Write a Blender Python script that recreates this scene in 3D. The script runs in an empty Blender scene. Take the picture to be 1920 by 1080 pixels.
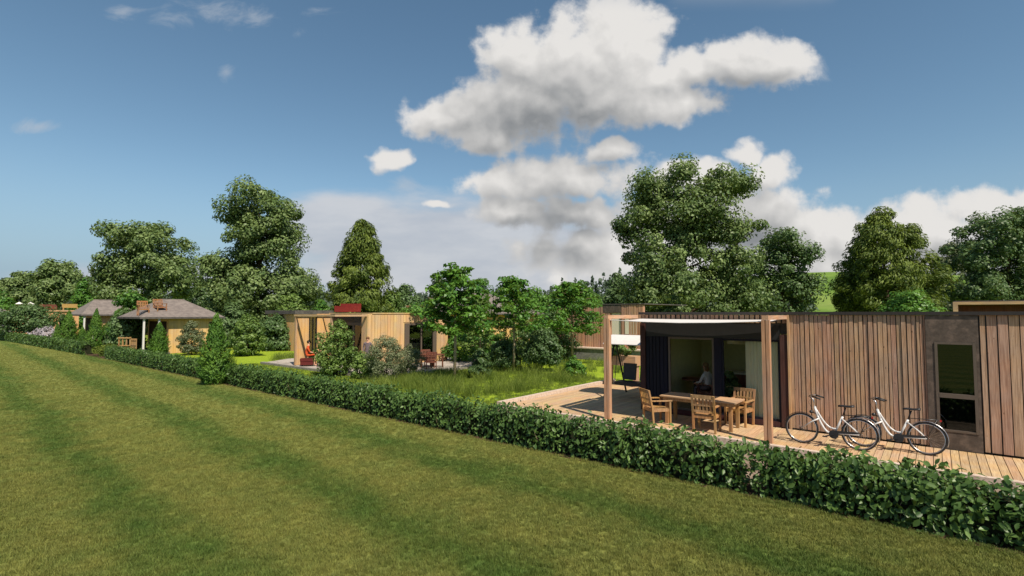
import bpy, math, random
import numpy as np
from mathutils import Vector, Matrix, Euler

R = math.radians
random.seed(7)
rng = np.random.default_rng(7)
scene = bpy.context.scene
col = scene.collection

# ------------------------------------------------------------------ camera
EYE = 3.0
RX, RY = 0.7704, 0.6376            # camera's right on the ground plan
FX, FY = -0.6376, 0.7704           # camera's forward on the ground plan
cam_data = bpy.data.cameras.new('camera')
cam_data.lens = 18.0
cam_data.sensor_width = 36.0
cam_data.clip_start = 0.1
cam_data.clip_end = 6000
cam = bpy.data.objects.new('camera', cam_data)
col.objects.link(cam)
cam.location = (0, 0, EYE)
cam.rotation_euler = (R(90) + math.atan(48 / 960), 0, math.atan2(0.6376, 0.7704))
scene.camera = cam

# ------------------------------------------------------------------ view, sun
vs = scene.view_settings
vs.view_transform = 'Standard'
vs.look = 'None'
vs.gamma = 1.0
vs.use_curve_mapping = False
vs.exposure = 0.35
scene.cycles.max_bounces = 6
scene.cycles.transparent_max_bounces = 16
scene.cycles.diffuse_bounces = 3
scene.cycles.glossy_bounces = 3
scene.cycles.caustics_reflective = False
scene.cycles.caustics_refractive = False
scene.cycles.use_denoising = True

SUN = Vector((0.74, -0.29, 1.0)).normalized()
sun_data = bpy.data.lights.new('sun', 'SUN')
sun_data.energy = 5.0
sun_data.angle = R(0.5)
sun_data.color = (1.0, 0.90, 0.76)
sun = bpy.data.objects.new('sun', sun_data)
col.objects.link(sun)
sun.rotation_euler = SUN.to_track_quat('Z', 'Y').to_euler()
sun.location = (20, -20, 40)


# ------------------------------------------------------------------ node helper
class NT:
    def __init__(self, tree):
        self.t = tree
        tree.nodes.clear()

    def n(self, typ, ins=None, **props):
        nd = self.t.nodes.new(typ)
        for k, v in props.items():
            setattr(nd, k, v)
        if ins:
            for k, v in ins.items():
                self.put(nd.inputs[k], v)
        return nd

    def put(self, sock, v):
        if isinstance(v, bpy.types.NodeSocket):
            self.t.links.new(v, sock)
        elif v is not None:
            sock.default_value = v

    def m(self, op, a, b=None, c=None, clamp=False):
        nd = self.t.nodes.new('ShaderNodeMath')
        nd.operation = op
        nd.use_clamp = clamp
        for i, v in enumerate((a, b, c)):
            if v is not None:
                self.put(nd.inputs[i], v)
        return nd.outputs[0]

    def vm(self, op, a, b=None, out=0):
        nd = self.t.nodes.new('ShaderNodeVectorMath')
        nd.operation = op
        self.put(nd.inputs[0], a)
        if b is not None:
            if op == 'SCALE':
                self.put(nd.inputs[3], b)
            else:
                self.put(nd.inputs[1], b)
        return nd.outputs[out]

    def mix(self, f, a, b, blend='MIX'):
        nd = self.t.nodes.new('ShaderNodeMix')
        nd.data_type = 'RGBA'
        nd.blend_type = blend
        nd.clamp_factor = True
        self.put(nd.inputs[0], f)
        self.put(nd.inputs[6], a if isinstance(a, bpy.types.NodeSocket) else (*a, 1)[:4])
        self.put(nd.inputs[7], b if isinstance(b, bpy.types.NodeSocket) else (*b, 1)[:4])
        return nd.outputs[2]

    def ramp(self, f, lo, hi, a=0.0, b=1.0, smooth=True):
        nd = self.t.nodes.new('ShaderNodeMapRange')
        nd.interpolation_type = 'SMOOTHSTEP' if smooth else 'LINEAR'
        nd.clamp = True
        self.put(nd.inputs[0], f)
        for i, v in enumerate((lo, hi, a, b)):
            self.put(nd.inputs[i + 1], v)
        return nd.outputs[0]

    def noise(self, vec, scale, detail=3, rough=0.55, out='Fac', dist=0.0):
        nd = self.n('ShaderNodeTexNoise', {'Scale': scale, 'Detail': detail, 'Roughness': rough, 'Distortion': dist})
        if vec is not None:
            self.put(nd.inputs['Vector'], vec)
        return nd.outputs[out]


# ------------------------------------------------------------------ world: Nishita sky with clouds
world = bpy.data.worlds.new('World')
scene.world = world
world.use_nodes = True
W = NT(world.node_tree)
sky = W.n('ShaderNodeTexSky', sky_type='NISHITA')
sky.sun_disc = False
sky.sun_elevation = math.asin(SUN.z)
sky.sun_rotation = math.atan2(SUN.x, SUN.y)
sky.air_density = 1.0
sky.dust_density = 0.15
sky.ozone_density = 1.0
SKY = 0.085
tc = W.n('ShaderNodeTexCoord')
D = tc.outputs['Generated']
fw = W.m('MAXIMUM', W.vm('DOT_PRODUCT', D, (FX, FY, 0), 1), 0.02)
uu = W.m('DIVIDE', W.vm('DOT_PRODUCT', D, (RX, RY, 0), 1), fw)
sep = W.n('ShaderNodeSeparateXYZ', {0: D})
vv = W.m('DIVIDE', sep.outputs[2], fw)
comb = W.n('ShaderNodeCombineXYZ', {0: uu, 1: vv, 2: 0.0})
UV = comb.outputs[0]


def uvp(x, y):
    """a direction read off the photograph as plan coordinates of the sky"""
    return ((x - 960) / 960, (588 - y) / 960)


CUMULUS = [  # heaps of cloud: centre, half width, half height
    (1090, 115, 190, 110), (960, 195, 150, 75), (1165, 55, 120, 105), (1390, 105, 125, 55), (1290, 185, 85, 45),
    (915, 238, 100, 46), (835, 212, 85, 32), (870, 200, 90, 45), (985, 105, 105, 75), (1140, 178, 190, 62), (1470, 110, 90, 48), (1330, 115, 120, 50), (1270, 130, 120, 45),
    (1060, 325, 150, 52), (1150, 278, 50, 24), (930, 350, 75, 36), (960, 395, 95, 28), (1100, 395, 120, 42),
    (1320, 335, 120, 46), (1405, 285, 50, 26), (1450, 318, 60, 32), (1400, 400, 170, 80), (1540, 440, 150, 70),
    (1720, 425, 160, 62), (1880, 400, 150, 58), (1680, 500, 340, 70), (2050, 400, 160, 80), (1200, 480, 260, 70), (1330, 420, 170, 80), (1560, 500, 240, 80),
    (730, 285, 44, 28), (817, 376, 36, 14)]
WISPS = [(380, 12, 140, 30), (210, 8, 50, 24), (600, 2, 60, 16), (548, 50, 24, 18), (412, 125, 22, 22), (750, 348, 44, 22), (60, 232, 60, 16), (1530, 115, 40, 40)]


def blobs(lst, vec, k=0.16):
    acc = None
    for (x, y, a, b) in lst:
        c = uvp(x, y)
        q = W.vm('MULTIPLY', W.vm('SUBTRACT', vec, (c[0], c[1], 0)), (960 / a, 960 / b, 0))
        d = W.m('SUBTRACT', 1.0, W.vm('LENGTH', q, out=1))
        acc = d if acc is None else W.m('SMOOTH_MAX', acc, d, k)
    return acc


def cloud_field(vec, detail):
    wv = W.noise(vec, 9.0, 3, 0.5, 'Color')
    warped = W.vm('ADD', vec, W.vm('SCALE', W.vm('SUBTRACT', wv, (0.5, 0.5, 0.5)), 0.085))
    base = blobs(CUMULUS, warped)
    n1 = W.noise(vec, 6.5, detail, 0.58)
    vo = W.n('ShaderNodeTexVoronoi', {'Scale': 17.0, 'Smoothness': 0.7, 'Detail': 1.0, 'Roughness': 0.55, 'Vector': W.vm('ADD', warped, W.vm('SCALE', wv, 0.02))}, feature='SMOOTH_F1')
    bil = W.m('SUBTRACT', 0.45, vo.outputs['Distance'])
    d = W.m('ADD', base, W.m('MULTIPLY', W.m('SUBTRACT', n1, 0.40), 0.95))
    n2 = W.noise(vec, 24.0, detail - 2, 0.62)
    d = W.m('ADD', d, W.m('MULTIPLY', W.m('SUBTRACT', n2, 0.5), 0.80))
    return W.m('ADD', d, W.m('MULTIPLY', bil, 0.40)), base


d0, b0 = cloud_field(UV, 7)
d1, b1 = cloud_field(W.vm('ADD', UV, (0.014, 0.030, 0)), 3)
SHADE = [(1030, 150, 330, 175), (1400, 95, 190, 95), (1050, 320, 210, 90), (1040, 385, 180, 50), (1400, 345, 170, 100), (1780, 430, 400, 90), (730, 285, 50, 40)]
b2 = blobs(SHADE, W.vm('ADD', UV, (0.0, 0.088, 0)), 0.2)
alpha = W.ramp(d0, -0.14, 0.32)
relief = W.m('SUBTRACT', W.m('MINIMUM', d0, 0.9), W.m('MINIMUM', d1, 0.9))
bt = W.m('MAXIMUM', W.m('MINIMUM', b2, 1.1), 0.0)
lit = W.m('ADD', W.m('MULTIPLY', relief, 0.55), W.m('MULTIPLY', bt, -0.95))
lit = W.m('ADD', lit, W.m('ADD', 0.96, W.m('MULTIPLY', W.m('SUBTRACT', W.noise(UV, 10.0, 5, 0.6), 0.5), 0.30)), clamp=True)
thin = W.ramp(d0, 0.05, 0.5)
ccol = W.mix(lit, (0.20, 0.21, 0.22), (0.62, 0.605, 0.585))
ccol = W.mix(W.m('MULTIPLY', W.m('SUBTRACT', 1.0, thin), 0.25), ccol, (0.50, 0.51, 0.535))
# soft bank of high cloud low over the horizon
st_n = W.noise(W.vm('MULTIPLY', UV, (2.2, 7.0, 1)), 1.6, 5, 0.55)
st_b = blobs([(860, 480, 400, 140), (1200, 500, 420, 130), (640, 430, 190, 80), (1500, 520, 500, 120), (2100, 520, 400, 150), (300, 540, 330, 60)], UV, 0.3)
st_a = W.ramp(W.m('ADD', st_b, W.m('MULTIPLY', W.m('SUBTRACT', st_n, 0.5), 0.9)), 0.02, 0.42)
st_c = W.mix(W.ramp(st_n, 0.35, 0.65), (0.385, 0.405, 0.45), (0.49, 0.495, 0.515))
ws_n = W.noise(W.vm('MULTIPLY', UV, (1, 1.6, 1)), 9.0, 6, 0.62, 'Fac', 0.8)
ws_a = W.ramp(W.m('ADD', blobs(WISPS, UV, 0.2), W.m('MULTIPLY', W.m('SUBTRACT', ws_n, 0.52), 3.4)), 0.0, 1.3)
# the sky away from the photograph: the same fair-weather clouds, from noise alone
inv = W.m('DIVIDE', 1.0, W.m('ADD', W.m('MAXIMUM', sep.outputs[2], 0.0), 0.18))
pl = W.vm('MULTIPLY', D, W.n('ShaderNodeCombineXYZ', {0: inv, 1: inv, 2: inv}).outputs[0])
gn = W.noise(pl, 1.3, 8, 0.56)
g_a = W.ramp(gn, 0.56, 0.68)
g_c = W.mix(W.ramp(gn, 0.58, 0.78), (0.58, 0.57, 0.56), (0.32, 0.33, 0.35))
front = W.ramp(W.vm('DOT_PRODUCT', D, (FX, FY, 0), 1), 0.28, 0.50)
front = W.m('MULTIPLY', front, W.ramp(vv, 0.75, 0.60))
skyc = W.vm('SCALE', sky.outputs[0], SKY)
hs = W.n('ShaderNodeHueSaturation', {'Hue': 0.488, 'Saturation': 1.06, 'Value': 1.0, 'Color': skyc})
skyc = W.mix(W.ramp(sep.outputs[2], 0.26, -0.02), hs.outputs[0], (0.20, 0.30, 0.40))
fr = W.mix(W.m('MULTIPLY', ws_a, 0.5), skyc, (0.40, 0.43, 0.47))
fr = W.mix(W.m('MULTIPLY', st_a, 0.88), fr, st_c)
fr = W.mix(alpha, fr, ccol)
bk = W.mix(W.m('MULTIPLY', g_a, W.ramp(sep.outputs[2], 0.0, 0.2)), skyc, g_c)
allsky = W.mix(front, bk, fr)
allsky = W.vm('SCALE', allsky, 1.0 / SKY)
bg = W.n('ShaderNodeBackground', {'Color': allsky, 'Strength': SKY})
wo = W.n('ShaderNodeOutputWorld', {'Surface': bg.outputs[0]})
world.cycles.sampling_method = 'MANUAL'
world.cycles.sample_map_resolution = 512


# ------------------------------------------------------------------ materials
def rgb(h):
    """an sRGB hex colour as linear"""
    v = [int(h[i:i + 2], 16) / 255 for i in (0, 2, 4)]
    return tuple(c / 12.92 if c <= 0.04045 else ((c + 0.055) / 1.055) ** 2.4 for c in v)


def new_mat(name):
    m = bpy.data.materials.new(name)
    m.use_nodes = True
    return m, NT(m.node_tree)


def finish(t, colr, rough=0.6, spec=0.3, bump=None, bump_d=0.01, metal=0.0, **kw):
    ins = {'Base Color': colr if isinstance(colr, bpy.types.NodeSocket) else (*colr, 1), 'Roughness': rough,
           'Specular IOR Level': spec, 'Metallic': metal}
    ins.update(kw)
    if bump is not None:
        ins['Normal'] = t.n('ShaderNodeBump', {'Height': bump, 'Distance': bump_d, 'Strength': 0.7}).outputs[0]
    b = t.n('ShaderNodeBsdfPrincipled', ins)
    t.n('ShaderNodeOutputMaterial', {'Surface': b.outputs[0]})
    return b


def mat_plain(name, c, rough=0.5, spec=0.4, metal=0.0, var=0.12):
    m, t = new_mat(name)
    g = t.n('ShaderNodeNewGeometry')
    n = t.noise(g.outputs['Position'], 9.0, 4)
    f = t.ramp(n, 0.3, 0.7)
    c2 = tuple(x * (1 - var * 2) for x in c)
    finish(t, t.mix(f, c2, c), rough, spec, metal=metal)
    return m


def mat_wood(name, c1, c2, axis='Z', rough=0.7, fine=55.0, vary=0.5, knots=True):
    """planed timber with its grain along one axis; each board takes its own tint"""
    m, t = new_mat(name)
    g = t.n('ShaderNodeNewGeometry')
    oi = t.n('ShaderNodeObjectInfo')
    rnd = t.m('FRACT', t.m('ADD', oi.outputs['Random'], g.outputs['Random Per Island']))
    sc = {'X': (0.04, 1, 1), 'Y': (1, 0.04, 1), 'Z': (1, 1, 0.04)}[axis]
    p = t.vm('ADD', t.vm('MULTIPLY', g.outputs['Position'], sc), t.vm('SCALE', (13.1, 7.7, 3.3), rnd))
    n = t.noise(p, fine, 4, 0.6)
    n2 = t.noise(g.outputs['Position'], 1.7, 3)
    cc = t.mix(t.ramp(n, 0.28, 0.75), c1, c2)
    hs = t.n('ShaderNodeHueSaturation', {'Hue': t.ramp(rnd, 0, 1, 0.488, 0.508, False), 'Saturation': t.ramp(n2, 0.3, 0.7, 0.9, 1.08),
                                         'Value': t.m('ADD', t.ramp(t.m('FRACT', t.m('MULTIPLY', rnd, 7.31)), 0, 1, 1 - vary * 0.5, 1 + vary * 0.35, False), t.ramp(n2, 0.35, 0.7, -0.08, 0.06)), 'Color': cc})
    cc = hs.outputs[0]
    if knots:
        v = t.n('ShaderNodeTexVoronoi', {'Scale': 4.2, 'Vector': t.vm('ADD', t.vm('MULTIPLY', g.outputs['Position'], (1.6, 1.6, 0.55) if axis == 'Z' else (1.2, 0.6, 1.2)), t.vm('SCALE', (3.1, 5.7, 9.3), rnd))})
        k = t.ramp(v.outputs['Distance'], 0.03, 0.075)
        cc = t.mix(k, tuple(x * 0.35 for x in c1), cc)
    finish(t, cc, rough, 0.25, n, 0.003)
    return m


def mat_leaf(name, c1, c2, trans=0.3, rough=0.5, clump=0.9, spec=0.35, yellow=None):
    """leaf blades: every leaf its own tint, drifting slowly from twig to twig"""
    m, t = new_mat(name)
    g = t.n('ShaderNodeNewGeometry')
    oi = t.n('ShaderNodeObjectInfo')
    rnd = t.m('FRACT', t.m('ADD', oi.outputs['Random'], g.outputs['Random Per Island']))
    n = t.noise(g.outputs['Position'], clump, 2)
    f = t.m('ADD', t.m('MULTIPLY', rnd, 0.55), t.ramp(n, 0.35, 0.65, 0.0, 0.45))
    cc = t.mix(f, c1, c2)
    if yellow:
        cc = t.mix(t.ramp(rnd, 0.965, 0.985), cc, yellow)
    b = t.n('ShaderNodeBsdfPrincipled', {'Base Color': cc, 'Roughness': rough, 'Specular IOR Level': spec})
    tr = t.n('ShaderNodeBsdfTranslucent', {'Color': t.mix(0.5, cc, (0.20, 0.26, 0.03))})
    mx = t.n('ShaderNodeMixShader', {0: trans, 1: b.outputs[0], 2: tr.outputs[0]})
    t.n('ShaderNodeOutputMaterial', {'Surface': mx.outputs[0]})
    return m


def mat_glass(name, tint=(0.97, 0.98, 0.97), ior=1.22, rough=0.02):
    m, t = new_mat(name)
    g = t.n('ShaderNodeNewGeometry')
    fr = t.n('ShaderNodeFresnel', {'IOR': ior})
    tr = t.n('ShaderNodeBsdfTransparent', {'Color': (*tint, 1)})
    nrm = t.n('ShaderNodeBump', {'Height': t.noise(g.outputs['Position'], 1.3, 1), 'Distance': 0.01, 'Strength': 0.12})
    gl = t.n('ShaderNodeBsdfGlossy', {'Color': (0.9, 0.95, 0.95, 1), 'Roughness': rough, 'Normal': nrm.outputs[0]})
    mx = t.n('ShaderNodeMixShader', {0: t.m('MULTIPLY', fr.outputs[0], 1.4, clamp=True), 1: tr.outputs[0], 2: gl.outputs[0]})
    t.n('ShaderNodeOutputMaterial', {'Surface': mx.outputs[0]})
    return m


def lawn_colour(t):
    """the mown field: green and olive bands along the hedge, worn and patchy"""
    g = t.n('ShaderNodeNewGeometry')
    P = g.outputs['Position']
    s = t.n('ShaderNodeSeparateXYZ', {0: P})
    w1 = t.noise(t.vm('MULTIPLY', P, (0.35, 0.9, 1)), 0.55, 3)
    w2 = t.noise(P, 1.6, 4, 0.6)
    y = t.m('ADD', s.outputs[1], t.m('MULTIPLY', t.m('SUBTRACT', w1, 0.5), 1.5))
    y = t.m('ADD', y, t.m('MULTIPLY', s.outputs[0], 0.04))
    ph = t.m('MULTIPLY', t.m('SUBTRACT', y, 4.75), 2 * math.pi / 2.62)
    band = t.m('ADD', t.m('COSINE', ph), t.m('MULTIPLY', t.m('SUBTRACT', w2, 0.5), 1.9))
    f = t.ramp(band, -0.6, 1.8)
    olive = t.mix(t.ramp(w2, 0.3, 0.7), rgb('808242'), rgb('737b3e'))
    cc = t.mix(f, olive, rgb('4d672c'))
    w3 = t.noise(P, 0.45, 4, 0.6)
    cc = t.mix(t.m('MULTIPLY', t.ramp(w3, 0.56, 0.74), 0.35), cc, rgb('74733c'))
    return cc, P


def mat_lawn_ground():
    m, t = new_mat('mown grass turf')
    cc, P = lawn_colour(t)
    n = t.noise(P, 26.0, 5, 0.7)
    n2 = t.noise(P, 5.0, 4, 0.65)
    cc = t.mix(t.ramp(n, 0.32, 0.62), t.mix(0.35, cc, (0.05, 0.055, 0.016)), cc)
    h = t.m('ADD', n, n2)
    finish(t, cc, 0.9, 0.1, h, 0.05)
    return m


def mat_lawn_blade():
    m, t = new_mat('mown grass blade')
    cc, P = lawn_colour(t)
    g = t.n('ShaderNodeNewGeometry')
    oi = t.n('ShaderNodeObjectInfo')
    rnd = t.m('FRACT', t.m('ADD', oi.outputs['Random'], g.outputs['Random Per Island']))
    hs = t.n('ShaderNodeHueSaturation', {'Hue': t.ramp(rnd, 0, 1, 0.485, 0.51, False), 'Saturation': 1.0, 'Value': t.ramp(t.m('FRACT', t.m('MULTIPLY', rnd, 5.7)), 0, 1, 0.75, 1.35, False), 'Color': cc})
    b = t.n('ShaderNodeBsdfPrincipled', {'Base Color': hs.outputs[0], 'Roughness': 0.6, 'Specular IOR Level': 0.2})
    tr = t.n('ShaderNodeBsdfTranslucent', {'Color': hs.outputs[0]})
    mx = t.n('ShaderNodeMixShader', {0: 0.3, 1: b.outputs[0], 2: tr.outputs[0]})
    t.n('ShaderNodeOutputMaterial', {'Surface': mx.outputs[0]})
    return m


def mat_two(name, c1, c2, scale, rough=0.85, bump=0.02, c3=None, s3=1.0, spec=0.15):
    m, t = new_mat(name)
    g = t.n('ShaderNodeNewGeometry')
    n = t.noise(g.outputs['Position'], scale, 5, 0.65)
    cc = t.mix(t.ramp(n, 0.33, 0.67), c1, c2)
    if c3:
        cc = t.mix(t.ramp(t.noise(g.outputs['Position'], s3, 4), 0.45, 0.7), cc, c3)
    finish(t, cc, rough, spec, n, bump)
    return m


def mat_roof():
    m, t = new_mat('weathered slate roofing')
    g = t.n('ShaderNodeNewGeometry')
    s = t.n('ShaderNodeSeparateXYZ', {0: g.outputs['Position']})
    n = t.noise(g.outputs['Position'], 3.0, 4)
    course = t.m('FRACT', t.m('MULTIPLY', s.outputs[2], 7.0))
    cc = t.mix(t.ramp(n, 0.3, 0.7), rgb('6c635e'), rgb('80766f'))
    cc = t.mix(t.m('MULTIPLY', t.ramp(course, 0.0, 0.16, 1, 0), 0.35), cc, rgb('4b4542'))
    finish(t, cc, 0.75, 0.25, course, 0.01)
    return m


M = {}
M['larch'] = mat_wood('sawn larch cladding', rgb('95745b'), rgb('c2a186'), 'Z', vary=0.14)
M['larch_h'] = mat_wood('larch beam', rgb('a58060'), rgb('c9a884'), 'X', vary=0.2)
M['larch_y'] = mat_wood('larch beam across', rgb('a58060'), rgb('c9a884'), 'Y', vary=0.2)
M['post'] = mat_wood('larch post', rgb('a37e5c'), rgb('c8a480'), 'Z', vary=0.2)
M['deck'] = mat_wood('larch deck board', rgb('ab8b68'), rgb('c9ae88'), 'Y', vary=0.30, knots=False)
M['teak'] = mat_wood('oiled teak furniture', rgb('8d6a42'), rgb('bd9565'), 'Z', fine=30, vary=0.25, knots=False)
M['brownwood'] = mat_wood('reddish brown timber', rgb('5b3527'), rgb('7d4c39'), 'Z', fine=30, vary=0.2, knots=False)
M['midwood'] = mat_wood('weathered brown timber', rgb('80593a'), rgb('aa7d55'), 'Z', fine=30, vary=0.2, knots=False)
M['tanclad'] = mat_wood('pale tan cladding', rgb('b8976b'), rgb('d2b283'), 'Z', fine=14, vary=0.22, knots=False)
M['orangeclad'] = mat_wood('pale orange cladding', rgb('bd9360'), rgb('d4ae7a'), 'Z', fine=10, vary=0.10, knots=False)
M['redclad'] = mat_wood('reddish larch cladding', rgb('a67d62'), rgb('c29c7e'), 'Z', fine=20, vary=0.2, knots=False)
M['dark'] = mat_plain('dark brown metal', (0.035, 0.028, 0.026), 0.5)
M['panel'] = mat_two('dark brown cement panel', rgb('4e453e'), rgb('5c524a'), 14.0, 0.7, 0.004, rgb('6e6056'), 6.0)
M['winframe'] = mat_plain('taupe window frame', rgb('5f544a'), 0.45, var=0.05)
M['navy'] = mat_wood('navy stained boarding', rgb('0e0f1a'), rgb('1a1c2e'), 'Z', vary=0.3, knots=False)
M['jamb'] = mat_wood('dark red brown jamb', rgb('3d2724'), rgb('573733'), 'Z', vary=0.1, knots=False)
M['black'] = mat_plain('black rubber', (0.018, 0.018, 0.019), 0.55)
M['blackmetal'] = mat_plain('black painted steel', (0.022, 0.022, 0.024), 0.35, 0.5)
M['white'] = mat_plain('white fabric', (0.80, 0.77, 0.72), 0.8, 0.2, var=0.04)
M['frame_white'] = mat_plain('white enamel paint', (0.60, 0.585, 0.57), 0.28, 0.5, var=0.02)
M['chrome'] = mat_plain('brushed aluminium', (0.62, 0.62, 0.63), 0.28, 0.5, 1.0, var=0.03)
M['saddle'] = mat_plain('black saddle vinyl', (0.03, 0.029, 0.03), 0.4, 0.5)
M['reflector'] = mat_plain('red reflector plastic', (0.4, 0.02, 0.015), 0.2)
M['glass'] = mat_glass('window glass')
M['darkglass'] = mat_glass('tinted window glass', (0.40, 0.44, 0.38), 1.5)
M['roomwall'] = mat_plain('olive cream plaster', rgb('d2cb9a'), 0.9, 0.1, var=0.05)
M['roomfloor'] = mat_wood('oak floor', rgb('8a6a44'), rgb('ab8a5e'), 'Y', knots=False)
M['interior'] = mat_plain('brown interior', rgb('3a2a20'), 0.8, 0.1)
M['lampmat'] = mat_plain('cream lamp shade', rgb('d8d2bd'), 0.7, 0.2, var=0.03)
M['blind'] = mat_plain('dark green blind', (0.03, 0.042, 0.028), 0.5, 0.3)
M['kerb'] = mat_two('pale concrete kerb', rgb('b39f8f'), rgb('cdbbab'), 12.0, 0.85, 0.004)
M['gravel'] = mat_two('brown gravel', rgb('6b5a4c'), rgb('a3917f'), 38.0, 0.95, 0.03, rgb('5e5142'), 2.0)
M['paving'] = mat_two('grey paving', rgb('9b9187'), rgb('b6aca2'), 9.0, 0.9, 0.004, rgb('8d857b'), 1.2)
M['edging'] = mat_two('grey stone edging', rgb('6d675f'), rgb('96908a'), 22.0, 0.95, 0.03)
M['concrete'] = mat_two('grey concrete', rgb('6c6b69'), rgb('83817e'), 6.0, 0.9, 0.003)
M['lime'] = mat_two('bright garden grass', rgb('6f8a20'), rgb('97a52e'), 7.0, 0.95, 0.03, rgb('7c9224'), 1.0)
M['garden'] = mat_two('rough garden ground', rgb('4d5d22'), rgb('6f7c2a'), 3.0, 0.95, 0.05, rgb('8a9a28'), 0.35)
M['hill'] = mat_two('far green pasture', rgb('53702a'), rgb('6b8535'), 0.05, 0.95, 0.05, rgb('7a8a45'), 0.02)
M['lawn'] = mat_lawn_ground()
M['blade'] = mat_lawn_blade()
M['roof'] = mat_roof()
M['flatroof'] = mat_two('grey flat roofing', rgb('4a4644'), rgb('5f5a57'), 4.0, 0.9, 0.005)
M['bark'] = mat_two('brown bark', rgb('3c3126'), rgb('5d4e3f'), 9.0, 0.95, 0.05)
M['palebark'] = mat_two('pale bark', rgb('857560'), rgb('a6957c'), 14.0, 0.9, 0.02)
M['red'] = mat_plain('red upholstery', rgb('7f2c27'), 0.8, 0.2)
M['darkred'] = mat_plain('dark red vinyl', rgb('5f201d'), 0.6, 0.3)
M['orange'] = mat_plain('rust orange cotton', rgb('c2532f'), 0.85, 0.1)
M['skin'] = mat_plain('skin', rgb('d3a184'), 0.55, 0.3, var=0.04)
M['hair'] = mat_plain('dark hair', rgb('241a15'), 0.5, 0.3)
M['brownhair'] = mat_plain('brown hair', rgb('6a482c'), 0.5, 0.3)
M['greycloth'] = mat_plain('grey cotton', rgb('6f6468'), 0.85, 0.1)
M['offwhite'] = mat_plain('off white linen', rgb('cfcac6'), 0.85, 0.1, var=0.04)
M['brass'] = mat_plain('ochre paint', rgb('a98c52'), 0.6)
M['soil'] = mat_two('soil', rgb('3a2c20'), rgb('574433'), 12.0, 0.95, 0.03)

M['oak'] = mat_leaf('grey green oak leaf', rgb('405a2c'), rgb('83965a'), 0.25, 0.5, 0.55)
M['oak_dark'] = mat_leaf('deep green leaf', rgb('345027'), rgb('6a8350'), 0.25, 0.5, 0.55)
M['cedar'] = mat_leaf('yellow green needles', rgb('30481a'), rgb('7a8a36'), 0.25, 0.6, 0.6)
M['bright'] = mat_leaf('fresh green leaf', rgb('35642a'), rgb('6f9a3c'), 0.35, 0.45, 0.8)
M['mid'] = mat_leaf('mid green leaf', rgb('44632a'), rgb('7c9448'), 0.3, 0.5, 0.8)
M['olive'] = mat_leaf('grey olive leaf', rgb('4d5a3a'), rgb('848b66'), 0.25, 0.55, 1.5)
M['thuja'] = mat_leaf('thuja spray', rgb('2f5a1c'), rgb('6f9436'), 0.3, 0.6, 1.4)
M['laurel'] = mat_leaf('glossy laurel leaf', rgb('26421a'), rgb('668241'), 0.20, 0.42, 1.6, 0.32)
M['meadow'] = mat_leaf('meadow grass', rgb('4e6424'), rgb('8d9a48'), 0.45, 0.6, 0.9, 0.2)
M['farleaf'] = mat_leaf('far woodland leaf', rgb('45583c'), rgb('73825c'), 0.2, 0.7, 0.08)
M['farpine'] = mat_leaf('far pine needles', rgb('37473a'), rgb('566650'), 0.15, 0.7, 0.08)
M['lilac'] = mat_leaf('pale lilac blossom', rgb('8f8790'), rgb('c9c0c6'), 0.3, 0.7, 2.0)
M['core'] = mat_plain('hedge core painted dark for shade', (0.025, 0.028, 0.014), 0.95, 0.05)  # dark colour stands in for the shade deep inside the hedge


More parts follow.
